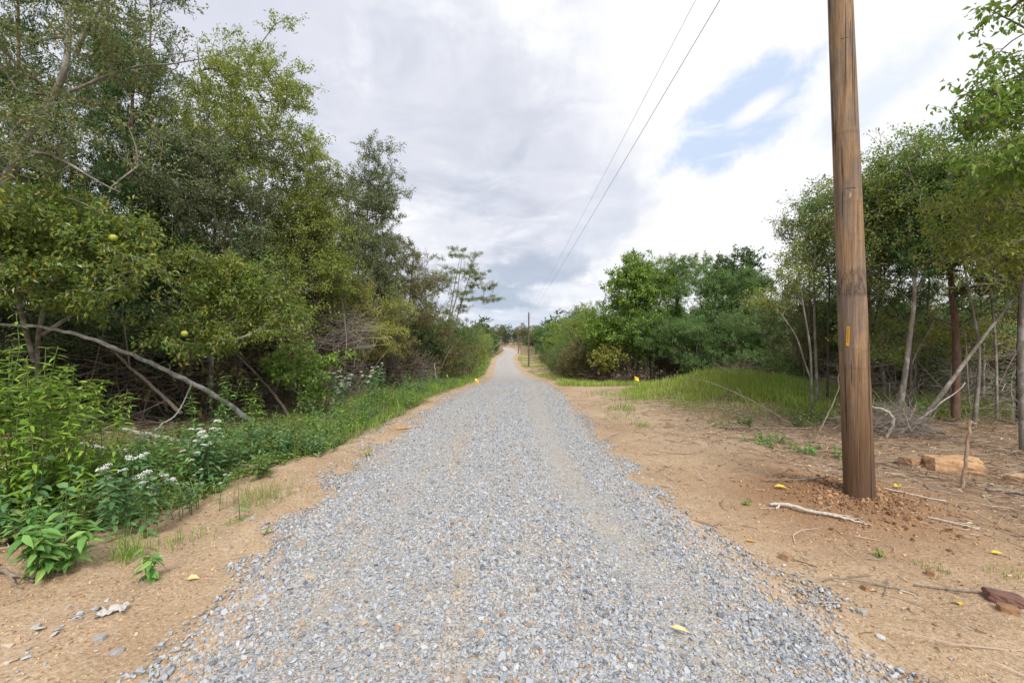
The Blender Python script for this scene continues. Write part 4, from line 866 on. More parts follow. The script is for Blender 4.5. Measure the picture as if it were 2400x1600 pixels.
leaves4(mb, P3(x, y) + np.stack([0 * x, 0 * x, hgt], 1), D, unit(np.array([0, 0, 1.]) + g.normal(size=(n, 3)) * .4), g.uniform(.03, .075, n), g.uniform(.012, .035, n), .1, .25)
x, y = scatter(9000, 3.6, 9, 6.8, 12, lambda x, y: sstep(7.2, 8.2, y + (fbm(x, y, .7, 93) - .47) * 3) * (1 - .5 * sstep(9, 10, y)) * np.clip((fbm(x, y, .9, 94) - .3) * 3, .1, 1)); n = len(x)
D = unit(g.normal(size=(n, 3)) * np.array([1, 1, .3])); leaves4(mb, P3(x, y) + np.stack([0 * x, 0 * x, g.random(n) * .16], 1), D, unit(np.array([0, 0, 1.]) + g.normal(size=(n, 3)) * .4), g.uniform(.03, .06, n), g.uniform(.015, .03, n), .1, .25)
kind(obj('ground_cover', mb.mesh('ground_cover'), PL['cover']), 'stuff')

# ---------------------------------------------------------------- understorey: dead brush and shrubs inside the woods
def brush(name, label, seed, x, y, rx, ry, h, n, L=(.4, 1.3), r=(.002, .007), mat=None, group=None, arch=.25, zmin=.05):
    g = np.random.default_rng(seed); root = thing(name, label, 'dead brush', at(x, y), 0, group)
    a = g.uniform(0, 6.28, n); q = np.sqrt(g.random(n)); z = zmin + (h - zmin) * g.random(n) * np.sqrt(np.maximum(.05, 1 - q * q))
    c = np.stack([np.cos(a) * q * rx, np.sin(a) * q * ry, z], 1); d = unit(g.normal(size=(n, 3)) * np.array([1, .8, .55])); l = g.uniform(*L, n)[:, None]
    s = unit(np.cross(d, g.normal(size=(n, 3)))); tt = np.linspace(-.5, .5, 5)
    P = np.stack([c + d * l * t + s * l * (arch * g.uniform(-1, 1, (n, 1)) * (t * t)) + g.normal(size=(n, 3)) * .02 * l for t in tt], 1); P[:, :, 2] = np.maximum(P[:, :, 2], .02)
    rr = g.uniform(*r, n)[:, None] * np.linspace(1, .35, 5)[None]
    m = MB(); tubes(m, P, rr, 3)
    k = max(6, n // 90); P2 = []; R2 = []
    for i in range(k):
        a = g.uniform(0, 6.28); b = np.array([math.cos(a) * rx * .8 * g.random(), math.sin(a) * ry * .8 * g.random(), 0]); e = b + np.array([g.normal(0, rx * .6), g.normal(0, ry * .4), h * g.uniform(.6, 1.2)])
        t = np.linspace(0, 1, 7)[:, None]; P2.append(b * (1 - t) + e * t + np.sin(t * 3.14) * g.normal(size=3) * .15 + g.normal(size=(7, 3)) * .02); R2.append(np.linspace(.014, .004, 7) * g.uniform(.5, 1.3))
    tubes(m, np.array(P2), np.array(R2), 5)
    obj('twigs', m.mesh('twigs', True), mat or DEADTWIG, root); return root
DEADTWIG = flat_mat('dead_twig', (.05, .038, .03), (.23, .18, .145), 4, .9, 0, True)
PALETWIG = flat_mat('pale_dead_twig', (.16, .13, .11), (.42, .36, .31), 4, .9, 0, True)
brush('dead_brush', 'dark tangle of dead twigs behind the tall weeds at the left edge', 601, -7.1, 7.3, 1.4, .8, 2.1, 900)
brush('dead_brush', 'dark tangle of dead twigs under the arch of the fallen log', 602, -6.2, 8.8, 1.4, .8, 1.8, 900)
brush('dead_brush', 'dark tangle of dead twigs right of the root end of the fallen log', 603, -5.2, 10.0, 1.2, .8, 1.7, 800)
brush('dead_brush', 'pale leafless branches fanning out under the left front row', 604, -5.0, 12.6, 1.1, .8, 2.7, 500, (.5, 1.6), (.003, .009), PALETWIG, zmin=1.3)
brush('dead_brush', 'brown leafless brush below the low yellow-green tree', 605, -5.0, 12.2, 1.2, .9, 1.5, 700)
brush('dead_brush', 'brown leafless brush at the wood edge beside the dark leaning trunk', 606, -4.6, 15.6, 1.1, 1.0, 1.5, 600, r=(.003, .009))
brush('dead_brush', 'brown leafless brush at the wood edge before the first yellow flag', 607, -4.2, 19.5, 1.0, 1.2, 1.6, 500, r=(.004, .012))
brush('dead_brush', 'dry tangled brush at the foot of the forked tree on the right', 608, 6.0, 7.3, .7, .45, .55, 420, (.25, .9), (.002, .006), PALETWIG)
brush('dead_brush', 'bare thorny brush between the trunks of the right wood', 609, 7.8, 9.2, 1.5, .9, 1.7, 450, mat=PALETWIG)
brush('dead_brush', 'bare brush near the right edge of the photo behind the slim trunks', 610, 8.8, 8.0, 1.1, .9, 1.6, 450, mat=PALETWIG)
brush('dead_brush', 'leafless brown thicket under the maple and the middle of the right clump', 611, 6.2, 22.4, 2.6, 1.0, 1.6, 600, (.6, 1.6), (.005, .012), arch=.1)
brush('dead_brush', 'low bare brush at the foot of the dark low trees behind the mound', 612, 10.2, 18.0, 2.6, .8, 1.3, 500, (.6, 1.6), (.004, .01))
GU = 'shrubs of the understorey between the trunks'
UL = ['dim shrub between the trunks of the left wood', 'brownish shrub between the trunks of the left wood', 'dim shrub among the trunks of the right wood and thicket', 'brownish shrub among the trunks of the right wood and thicket']
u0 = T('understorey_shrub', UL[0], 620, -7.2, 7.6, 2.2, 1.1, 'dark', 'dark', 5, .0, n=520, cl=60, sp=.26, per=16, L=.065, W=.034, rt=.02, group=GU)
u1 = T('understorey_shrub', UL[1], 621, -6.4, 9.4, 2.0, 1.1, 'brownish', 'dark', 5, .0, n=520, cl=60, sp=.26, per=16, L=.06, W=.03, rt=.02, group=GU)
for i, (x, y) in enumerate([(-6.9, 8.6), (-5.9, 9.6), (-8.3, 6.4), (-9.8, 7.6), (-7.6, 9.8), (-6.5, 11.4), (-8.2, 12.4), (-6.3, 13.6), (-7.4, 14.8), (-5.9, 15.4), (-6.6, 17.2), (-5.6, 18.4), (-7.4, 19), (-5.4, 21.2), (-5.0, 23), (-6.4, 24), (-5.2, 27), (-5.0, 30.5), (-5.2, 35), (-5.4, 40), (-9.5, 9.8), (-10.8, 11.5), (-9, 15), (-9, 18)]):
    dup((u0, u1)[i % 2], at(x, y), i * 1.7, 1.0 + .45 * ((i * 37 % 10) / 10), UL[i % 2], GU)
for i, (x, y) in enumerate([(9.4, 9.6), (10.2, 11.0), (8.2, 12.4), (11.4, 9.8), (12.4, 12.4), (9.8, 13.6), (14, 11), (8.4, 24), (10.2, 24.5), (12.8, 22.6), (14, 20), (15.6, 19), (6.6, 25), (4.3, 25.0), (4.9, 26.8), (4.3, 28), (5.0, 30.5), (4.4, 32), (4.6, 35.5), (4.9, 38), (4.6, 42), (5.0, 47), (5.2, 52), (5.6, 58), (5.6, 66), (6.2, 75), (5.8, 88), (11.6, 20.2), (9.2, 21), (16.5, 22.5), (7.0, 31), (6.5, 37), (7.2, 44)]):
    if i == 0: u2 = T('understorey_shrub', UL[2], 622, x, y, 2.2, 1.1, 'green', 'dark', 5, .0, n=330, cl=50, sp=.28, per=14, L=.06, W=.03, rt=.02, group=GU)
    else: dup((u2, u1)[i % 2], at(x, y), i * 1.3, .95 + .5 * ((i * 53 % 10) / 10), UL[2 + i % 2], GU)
# ================================================================ poles, wires, flags, logs, rocks
def pole_mat():
    m, t, p, out = new_mat('weathered_pole_wood'); pos = t.add('ShaderNodeTexCoord').outputs['Object']
    st = t.add('ShaderNodeMapping', {'Vector': pos, 'Scale': (1, 1, .045)}); g1 = t.noise(st, 38, 6, .7); g2 = t.noise(st, 110, 4, .7)
    big = t.noise(t.add('ShaderNodeMapping', {'Vector': pos, 'Scale': (1, 1, .35)}), 3.2, 5, .65)
    c = t.ramp(g1, [(.25, (.14, .085, .048)), (.5, (.30, .195, .112)), (.75, (.46, .32, .2))])
    c = t.mix(t.mapr(g2, .5, .75, 0, .55), c, (.1, .058, .032))
    c = t.mix(t.mapr(big, .45, .6, 0, .8), c, t.mix(g1, (.09, .07, .06), (.27, .21, .17)))
    rough = t.noise(t.add('ShaderNodeMapping', {'Vector': pos, 'Scale': (1, 1, .4)}), 26, 5, .7)
    z = t.add('ShaderNodeSeparateXYZ', {0: pos}).outputs[2]
    band = t.mapr(t.noise(t.add('ShaderNodeCombineXYZ', {2: z}), 1.7, 3), .52, .6)
    c = t.mix(t.math('MULTIPLY', band, t.mapr(rough, .45, .62, 0, .8)), c, (.085, .058, .042))
    # creosote-dark butt of the pole
    wet = t.mapr(t.math('ADD', z, t.math('MULTIPLY', t.math('SUBTRACT', big, .5), 1.2)), .15, 1.7, .8, 0)
    c = t.mix(wet, c, t.mix(g1, (.045, .028, .018), (.16, .085, .045)))
    chk = t.mapr(t.noise(t.add('ShaderNodeMapping', {'Vector': pos, 'Scale': (1, 1, .012)}), 30, 2), .645, .69)
    c = t.mix(t.math('MULTIPLY', chk, .7), c, (.03, .02, .015))
    t.put(p.inputs['Base Color'], c); p.inputs['Roughness'].default_value = .85; p.inputs['Specular IOR Level'].default_value = .2
    h = t.math('SUBTRACT', t.math('ADD', t.math('MULTIPLY', g1, .6), t.math('ADD', t.math('MULTIPLY', g2, .3), t.math('MULTIPLY', rough, t.math('MULTIPLY', band, .9)))), chk)
    t.put(p.inputs['Normal'], t.bump(h, 1.0, .022)); return m
POLE = pole_mat()
def lathe(pts, sides=32, wob=.0, seed=0):
    g = np.random.default_rng(seed); mb = MB(); pts = np.array(pts, float); n = len(pts); a = np.arange(sides) * 2 * math.pi / sides
    k = 1 + wob * (np.sin(a * 2 + 1)[None] + g.normal(0, .35, (n, sides)))
    V = np.stack([pts[:, 0:1] + np.cos(a)[None] * pts[:, 3:4] * k, pts[:, 1:2] + np.sin(a)[None] * pts[:, 3:4] * k, np.repeat(pts[:, 2:3], sides, 1)], -1)
    i = np.arange(n * sides).reshape(n, sides); mb.add(V.reshape(-1, 3), np.stack([i[:-1], np.roll(i[:-1], -1, 1), np.roll(i[1:], -1, 1), i[1:]], -1).reshape(-1, 4), i[-1:].reshape(1, -1))
    return mb
def pole(label, x, y, h, r0, r1, lean, seed):
    root = thing('utility_pole', label, 'utility pole', at(x, y, 0), 0); n = 40
    z = np.linspace(-.4, h, n); k = z / h
    m_ = POLE if seed == 1 else bpy.data.materials.get('old_pole_wood') or flat_mat('old_pole_wood', (.075, .05, .034), (.17, .115, .075), 6, .9, .3)
    obj('pole_shaft', lathe(np.stack([lean * k * h, 0 * k, z, r0 + (r1 - r0) * np.clip(k, 0, 1)], 1), 36, .006, seed).mesh('pole_shaft', True), m_, root)
    return root
NP_Z = float(gz(np.array(3.36), np.array(4.4)))
p1 = pole('near brown utility pole leaning slightly left on the orange dirt mound', 3.36, 4.4, 7.3, .128, .088, -.039, 1)
def flat_box(mb, c, hx, hy, hz):
    c = np.array(c, float); s = np.array([[-1, -1, -1], [1, -1, -1], [1, 1, -1], [-1, 1, -1], [-1, -1, 1], [1, -1, 1], [1, 1, 1], [-1, 1, 1]]) * np.array([hx, hy, hz]) + c
    mb.add(s, np.array([[0, 3, 2, 1], [4, 5, 6, 7], [0, 1, 5, 4], [1, 2, 6, 5], [2, 3, 7, 6], [3, 0, 4, 7]]))
# orange tag strip nailed to the left side of the near pole, with its column of dark characters
ORANGE = flat_mat('orange_tag', (.62, .3, .01), (.72, .36, .02), 20, .5, 0); INK = flat_mat('tag_ink', (.16, .07, .01), (.22, .1, .015), 30, .6, 0)
tag_z = 1.53; fx = -.039 * tag_z; rr_ = .128 - .04 * tag_z / 7.3; ta = R(-147)
mb = MB(); flat_box(mb, (0, 0, 0), .0125, .002, .092)
tg = obj('pole_tag', mb.mesh('pole_tag'), ORANGE, p1, (fx + math.cos(ta) * (rr_ + .002), math.sin(ta) * (rr_ + .002), tag_z)); tg.rotation_euler = (0, .035, ta + R(90)); tg['label'] = 'orange vertical strip with a column of small dark marks'
gq = np.random.default_rng(9); mb = MB()
for k in range(8): flat_box(mb, (gq.normal(0, .0008), 0, .074 - k * .0175), .0042 + .001 * (k % 3), .0004, .0045 + .001 * (k % 2))
obj('tag_characters', mb.mesh('tag_characters'), INK, tg, (0, -.0022, 0))
# splinter scars on the shaft
SCAR = flat_mat('fresh_wood', (.3, .2, .12), (.45, .31, .19), 60, .85, .5); GASH = flat_mat('dark_gash', (.05, .03, .02), (.12, .07, .04), 40, .9, .3)
for nm, z, a, w_, h_, mt in (('splinter', 2.86, -118, .012, .03, SCAR), ('gash', 2.93, -112, .04, .004, GASH), ('gash', 1.23, -118, .03, .003, GASH), ('gash', 1.16, -120, .022, .003, GASH), ('splinter', .86, -134, .012, .006, SCAR), ('splinter', .8, -62, .006, .02, SCAR), ('gash', 4.35, -112, .035, .003, GASH)):
    bm = bmesh.new(); bmesh.ops.create_icosphere(bm, subdivisions=2, radius=1); g = np.random.default_rng(int(z * 100))
    for v in bm.verts: v.co = Vector((v.co.x * w_, v.co.y * .0028, v.co.z * h_)) * float(g.uniform(.7, 1.2))
    me = bpy.data.meshes.new(nm); bm.to_mesh(me); bm.free(); q = rr_ if z < 2 else .128 - .04 * z / 7.3
    o = obj(nm, me, mt, p1, (-.039 * z + math.cos(R(a)) * (q - .001), math.sin(R(a)) * (q - .001), z)); o.rotation_euler = (0, 0, R(a + 90))
p2 = pole('middle utility pole on the right shoulder in the dip of the road', 2.4, 65, 7.75, .12, .095, 0, 2)
p3 = pole('far utility pole, half the height of the middle one in the photo', 1.85, 130, 7.1, .13, .1, 0, 3)
p4 = pole('farthest thin utility pole before the dark conifer', 3.4, 190, 8.2, .14, .1, 0, 4)
for p, h in ((p2, 7.75), (p3, 7.1), (p4, 8.2)):
    mb = MB(); mb = lathe([(0, 0, h, .03), (0, 0, h + .05, .045), (0, 0, h + .1, .03), (0, 0, h + .18, .045), (0, 0, h + .22, .02)], 10); obj('insulator', mb.mesh('insulator', True), flat_mat('porcelain', (.3, .3, .3), (.5, .5, .5), 5, .3, 0) if 'porcelain' not in bpy.data.materials else bpy.data.materials['porcelain'], p)
WIRE = flat_mat('aluminium_wire', (.28, .285, .3), (.38, .385, .4), 4, .5, 0)
def span(a, b, sag, r, n=60):
    t = np.linspace(0, 1, n)[:, None]; P = np.array(a) * (1 - t) + np.array(b) * t; P[:, 2] -= 4 * sag * t[:, 0] * (1 - t[:, 0]); return P, np.full(n, r)
g2 = p2.location.z; g3 = p3.location.z; g4 = p4.location.z
for nm, l, za, zb, zc, zd, xa, sag, r in (('power_line', 'upper thin power line, left of the pair crossing the sky', 6.85, 7.95, 7.3, 8.4, 2.86, .3, .004), ('power_line', 'lower thicker power line, right of the pair crossing the sky', 6.45, 7.1, 6.6, 7.7, 3.0, .22, .006)):
    mb = MB(); P, q = span((xa, 4.5, NP_Z + za), (2.4, 65, g2 + zb), sag, r, 90); tubes(mb, P, q, 6)
    P, q = span((2.4, 65, g2 + zb), (1.85, 130, g3 + zc), .5, r); tubes(mb, P, q, 6); P, q = span((1.85, 130, g3 + zc), (3.4, 190, g4 + zd), .4, r); tubes(mb, P, q, 6)
    P, q = span((xa, 4.5, NP_Z + za), (3.3, -45, 7.2), .3, r); tubes(mb, P, q, 6)
    tag(obj(nm, mb.mesh(nm, True), WIRE), l, 'power line')

# yellow marker flags
YEL = flat_mat('yellow_flag', (.85, .6, .0), (.9, .7, .01), 10, .5, 0); YEL.node_tree.nodes['Principled BSDF'].inputs['Roughness'].default_value = .45
FW = flat_mat('flag_wire', (.3, .3, .3), (.5, .5, .5), 10, .4, 0)
def flag(label, x, y, h, w_, a, tilt, seed):
    root = thing('marker_flag', label, 'marker flag', at(x, y, 0), a); mb = MB(); tubes(mb, np.array([(0, 0, -.05), (0, 0, h / 2), (.01, 0, h)]), np.array([.003] * 3), 6); obj('flag_wire', mb.mesh('flag_wire'), FW, root)
    n = 7; u, v = np.meshgrid(np.linspace(0, 1, n), np.linspace(0, 1, n), indexing='ij'); X = .01 + u * w_; Z = h - .01 - v * w_ * .85 - u * w_ * tilt; Y = .02 * np.sin(u * 5 + v * 3 + seed)
    k = np.arange(n * n).reshape(n, n); mb = MB(); F = np.stack([k[:-1, :-1], k[1:, :-1], k[1:, 1:], k[:-1, 1:]], -1).reshape(-1, 4)
    mb.add(np.stack([X, Y, Z], -1).reshape(-1, 3), F); mb.add(np.stack([X, Y + .0012, Z], -1).reshape(-1, 3), F[:, ::-1]); obj('flag_cloth', mb.mesh('flag_cloth', True), YEL, root)
flag('yellow marker flag standing beside the left edge of the gravel', -1.65, 20.3, .3, .15, .3, .7, 1)
flag('smaller-looking yellow marker flag in the left grass before the shrubs', -2.95, 20.6, .42, .1, 1.1, .5, 2)
flag('yellow marker flag before the right tree clump past the bare drive', 4.9, 18.2, .42, .17, .2, .3, 3)

# fallen log and dead branches
LOG = bark_mat('weathered_log_bark', (.2, .185, .17), (.52, .5, .47), 30, (.62, .61, .58)); DEAD = bark_mat('dead_branch_bark', (.13, .1, .075), (.34, .28, .22), 30); WHT = bark_mat('bleached_wood', (.36, .31, .26), (.68, .62, .55), 30); STAKE = bark_mat('weathered_stake', (.2, .13, .085), (.45, .32, .22), 40); RED = bark_mat('orange_stick_bark', (.38, .2, .09), (.6, .38, .2), 30)
def branch(name, label, pts, mat, extra=(), cat='branch', sides=10, wob=.01, seed=0):
    """pts: world x, y, height above the ground, radius"""
    pts = np.array(pts, float); b = at(pts[0][0], pts[0][1], 0); root = thing(name, label, cat, b); g = np.random.default_rng(seed + 60); mb = MB()
    for j, q in enumerate((pts, *extra)):
        q = np.array(q, float); z = gz(q[:, 0], q[:, 1]) + q[:, 2]; s = np.linspace(0, 1, len(q)); m = max(8, len(q) * 5); tt = np.linspace(0, 1, m)
        P = np.stack([np.interp(tt, s, v) for v in (q[:, 0] - b[0], q[:, 1] - b[1], z - b[2], q[:, 3])], 1)
        for k in range(3): P[:, k] = np.convolve(np.pad(P[:, k], 3, mode='reflect', reflect_type='odd'), np.ones(7) / 7, 'valid')
        P[:, :3] += g.normal(0, wob, (m, 3)) * np.linspace(.3, 1, m)[:, None]; rr = P[:, 3] * (1 + g.normal(0, .06, m)); tubes(mb, P[:, :3], rr, sides if j == 0 else 6, True)
    obj('bark', mb.mesh('bark', True), mat, root); return root
branch('fallen_log', 'long pale grey log arching from the ground up to the left edge', [(-4.7, 8.5, -.1, 0.049), (-4.85, 8.3, .1, 0.047), (-5.02, 8.0, .42, 0.043), (-5.28, 7.5, .78, 0.038), (-5.52, 7.2, 1.0, 0.034), (-5.78, 6.9, 1.22, 0.030), (-6.0, 6.6, 1.4, 0.026), (-6.2, 6.3, 1.54, 0.022), (-6.41, 5.85, 1.62, 0.018), (-6.6, 5.4, 1.6, 0.013)], LOG,
       [[(-5.28, 7.5, .76, .012), (-5.2, 7.2, .5, .011), (-5.1, 6.95, .38, .010), (-5.18, 6.6, .2, .009), (-5.25, 6.2, .0, .007)], [(-5.55, 7.5, .78, .012), (-5.4, 7.2, .95, .008), (-5.35, 7.1, 1.1, .004)]], 'log')
branch('dead_branch', 'grey dead branch lying across the left verge below the log', [(-4.1, 6.7, .06, .05), (-4.5, 6.5, .1, .035), (-5.0, 6.4, .16, .028), (-5.6, 6.5, .2, .02)], LOG, seed=1)
branch('dead_branch', 'longer grey dead branch curving through the left weeds', [(-3.9, 6.0, .05, .04), (-4.3, 5.75, .1, .038), (-4.8, 5.7, .14, .032), (-5.4, 5.6, .22, .02)], LOG, [[(-4.4, 5.73, .1, .025), (-4.6, 5.9, .2, .015), (-4.9, 6.1, .22, .006)]], seed=2)
branch('dead_branch', 'dark dead branch beneath the longer grey one', [(-3.6, 5.6, .04, .04), (-4.1, 5.35, .07, .035), (-4.7, 5.2, .1, .025)], DEAD, seed=3)
branch('dead_branch', 'dark stick half hidden beside the bushy white-flowered plant', [(-2.95, 5.45, .03, .03), (-3.3, 5.55, .04, .028), (-3.7, 5.6, .05, .02)], DEAD, seed=4)
branch('dead_branch', 'dark crooked trunk slanting down through the left tangle', [(-4.3, 8.9, .0, .03), (-4.7, 9.0, .5, .027), (-5.2, 9.0, .95, .02), (-5.7, 8.9, 1.5, .012)], DEAD, [[(-4.7, 9.0, .5, .016), (-4.5, 9.0, 1.0, .012), (-4.6, 9.0, 1.6, .006)]], seed=5)
branch('dead_branch', 'thin brown trunk slanting behind the left weeds', [(-5.3, 7.3, .3, .03), (-5.8, 7.2, .8, .024), (-6.3, 7.1, 1.3, .018), (-6.8, 7.0, 2.0, .01)], DEAD, [[(-6.0, 7.15, 1.0, .012), (-6.05, 7.1, 1.6, .009), (-6.1, 7.1, 2.2, .005)]], seed=6)
branch('bare_tree', 'dark leaning trunk at the edge of the left wood behind the grass', [(-4.3, 15.5, 0, .075), (-4.15, 15.5, .9, .06), (-3.95, 15.6, 2.0, .045), (-3.8, 15.7, 3.0, .03)], BARK['dark'], [[(-4.2, 15.5, .6, .04), (-4.5, 15.5, 1.2, .03)]], 'tree', seed=7)
branch('bare_tree', 'slim dark trunk left of the dark leaning one', [(-4.9, 14.2, 0, .05), (-5.0, 14.2, 1.2, .045), (-4.95, 14.2, 2.6, .03)], BARK['dark'], (), 'tree', seed=8)
branch('dead_branch', 'bleached curving twig at the left of the farther verge', [(-3.15, 19.4, 0, .03), (-3.3, 19.6, .4, .025), (-3.35, 19.7, .9, .015)], WHT, seed=9)
branch('dead_branch', 'short broken branch at the lower left corner on the dirt', [(-3.55, 2.98, .02, .016), (-3.3, 2.93, .04, .014), (-3.05, 2.9, .02, .008)], DEAD, [[(-3.25, 2.93, .03, .008), (-3.05, 2.82, .02, .004)]], cat='stick', wob=.004, seed=10)
branch('stick', 'pale orange stick on the left edge of the gravel', [(-2.05, 8.05, .02, .016), (-1.65, 8.2, .025, .013)], RED, cat='stick', wob=.004, seed=11)
branch('stick', 'bleached crooked branch on the dirt in front of the near pole', [(2.43, 4.3, .015, .014), (2.55, 4.22, .045, .017), (2.66, 4.1, .03, .016), (2.78, 4.02, .03, .014), (2.95, 3.92, .015, .009), (3.03, 3.82, .01, .004)], WHT, [[(2.76, 4.03, .03, .01), (2.92, 3.98, .02, .007), (3.02, 3.9, .01, .003)], [(2.5, 4.25, .03, .011), (2.44, 4.2, .015, .008)]], cat='stick', wob=.005, seed=12)
branch('stick', 'broken upright stake before the sandstone block', [(4.78, 4.85, -.05, .018), (4.82, 4.84, .2, .017), (4.86, 4.86, .45, .015), (4.9, 4.87, .72, .016)], STAKE, [[(4.9, 4.87, .7, .012), (4.95, 4.85, .685, .006)]], 'stake', wob=.006, seed=13)
branch('stick', 'long thin dry stem leaning left of the foot of the near pole', [(4.5, 6.8, 0, .012), (4.68, 6.8, .35, .011), (4.87, 6.8, .75, .008), (4.93, 6.85, 1.1, .004)], DEAD, (), 'stick', wob=.006, seed=14)
branch('stick', 'grey branch lying at the right edge of the photo beyond the stake', [(4.95, 4.75, .02, .016), (5.3, 4.6, .03, .02), (5.7, 4.5, .03, .022)], DEAD, (), 'stick', seed=15)
branch('stick', 'long fallen stick behind the yellow leaf left of the near pole', [(2.75, 5.0, .02, .008), (3.0, 4.85, .03, .009), (3.3, 4.75, .05, .008)], DEAD, [[(2.95, 5.15, .02, .008), (3.1, 5.05, .1, .006)]], 'stick', wob=.005, seed=16)
branch('stick', 'pale straight stick on the dirt right of the near pole', [(3.75, 4.6, .015, .007), (4.15, 4.35, .02, .006)], WHT, (), 'stick', wob=.003, seed=17)
branch('stick', 'pale stick on the orange dirt behind the lower right tufts', [(3.6, 3.95, .012, .006), (3.85, 3.75, .012, .007)], WHT, (), 'stick', wob=.003, seed=18)
branch('stick', 'thin curved twig on the lower right dirt', [(2.05, 3.0, .01, .004), (2.15, 3.05, .02, .005), (2.4, 2.95, .012, .005), (2.55, 2.85, .01, .004)], DEAD, [[(2.3, 2.82, .01, .003), (2.5, 3.02, .015, .003)]], 'stick', wob=.004, seed=19)
branch('stick', 'forked brown twig near the two dark red rocks', [(2.6, 2.95, .01, .005), (2.85, 2.85, .015, .006), (3.05, 2.8, .01, .003)], DEAD, [[(2.75, 2.9, .01, .004), (2.8, 2.8, .01, .003)]], 'stick', wob=.004, seed=20)
branch('stick', 'curling pale root loop at the foot of the forked tree', [(5.75, 7.0, 0, .02), (5.9, 7.0, .25, .022), (5.8, 7.0, .42, .018), (5.55, 7.0, .5, .01)], WHT, (), 'root', seed=21)
branch('stick', 'bare pale stem leaning in the dry tangle behind the near pole', [(6.2, 7.3, 0, .015), (6.6, 7.2, .35, .012), (7.1, 7.1, .8, .005)], WHT, (), 'stick', seed=22)
branch('stick', 'thin fallen branch on the cleared ground before the grass mound', [(3.7, 8.1, .03, .014), (4.3, 7.7, .06, .014), (4.9, 7.4, .1, .01)], DEAD, [[(4.1, 7.85, .05, .01), (4.0, 7.6, .4, .006), (3.7, 7.5, .8, .003)]], 'stick', seed=23)
branch('stick', 'bent bare stem rising from the tall grass of the mound', [(4.9, 7.9, .02, .012), (4.5, 8.3, .4, .01), (3.9, 8.8, .75, .006), (3.4, 9.1, .85, .003)], DEAD, (), 'stick', seed=24)
branch('dead_branch', 'pile of pale cut branches on the right shoulder by the middle pole', [(4.0, 48, .1, .04), (4.9, 48, .5, .03), (5.6, 48.2, .2, .02)], WHT, [[(4.2, 47.6, .05, .04), (5.0, 47.8, .6, .03)], [(4.5, 48.4, .05, .04), (5.4, 47.6, .4, .03)]], seed=25)

# rocks
def rock(label, x, y, sx_, sy_, sz_, rz, seed, c1, c2, cat='rock', sink=.25, k=.78):
    g = np.random.default_rng(seed); bm = bmesh.new(); bmesh.ops.create_cube(bm, size=1); bmesh.ops.subdivide_edges(bm, edges=bm.edges, cuts=5, use_grid_fill=True)
    for v in bm.verts:
        c = np.array(v.co); s = unit(c) * .62; c = c * k + s * (1 - k); q = float(fbm(np.array(c[0] * 3 + seed), np.array(c[1] * 3 + c[2] * 2.3), .7, seed)) - .47
        c = c * (1 + q * .35) + g.normal(0, .012, 3); v.co = (c[0] * sx_, c[1] * sy_, c[2] * sz_)
    me = bpy.data.meshes.new('rock'); bm.to_mesh(me); bm.free()
    m, t, p, out = new_mat('rock_surface'); pos = t.add('ShaderNodeTexCoord').outputs['Object']; n = t.noise(pos, 9, 6, .65); t.put(p.inputs['Base Color'], t.mix(t.mapr(t.noise(pos, 40, 4), .5, .75, 0, .5), t.ramp(n, [(.3, c1), (.7, c2)]), (.18, .09, .045))); p.inputs['Roughness'].default_value = .9
    t.put(p.inputs['Normal'], t.bump(t.noise(pos, 30, 6, .7), .6, .02))
    o = obj('rock', me, m, None, at(x, y, sz_ * (.5 - sink))); o.rotation_euler = (g.normal(0, .06), g.normal(0, .06), rz); return tag(o, label, cat)
S1, S2 = (.36, .2, .1), (.62, .4, .22)
rock('large orange sandstone block lying behind the broken stake', 5.38, 5.55, .5, .26, .2, -.25, 1, S1, S2)
rock('smaller brown stone against the left end of the sandstone block', 5.02, 5.75, .2, .16, .13, .4, 2, (.25, .14, .08), (.42, .27, .16))
rock('flat tan stone at the right edge beyond the sandstone block', 5.75, 5.1, .26, .2, .09, .2, 3, (.4, .25, .14), (.58, .4, .25))
rock('dark red wedge of rock near the lower right edge of the photo', 2.98, 2.76, .16, .1, .07, -.5, 4, (.12, .06, .045), (.24, .13, .095))
rock('brown brick-like stone in front of the dark red wedge', 2.9, 2.66, .09, .055, .05, -.4, 5, (.2, .11, .06), (.38, .22, .12))
rock('tan cube-like stone on the dirt beside the right gravel edge', 2.0, 3.32, .075, .06, .055, .6, 6, (.27, .16, .09), (.45, .29, .17))
rock('small brown stone in the middle of the lower right dirt', 2.27, 2.92, .045, .04, .035, .2, 7, (.22, .12, .06), (.4, .24, .13))
rock('small brown stone right of the thin curved twig', 2.83, 3.08, .045, .04, .04, .9, 8, (.2, .11, .055), (.36, .2, .1))
rock('grey stone on the dirt below the thin curved twig', 2.05, 2.66, .05, .04, .03, .3, 9, (.3, .27, .24), (.46, .42, .36))
rock('flat grey shard standing out on the lower left dirt', -2.02, 2.33, .06, .03, .018, .5, 10, (.25, .26, .28), (.42, .43, .45))
rock('oval grey stone on the lower left dirt', -2.2, 2.43, .055, .035, .02, .1, 11, (.27, .28, .31), (.44, .45, .47))
rock('tan stone lying by the left edge of the gravel', -1.62, 3.5, .07, .05, .04, .4, 12, (.3, .22, .15), (.48, .38, .27))

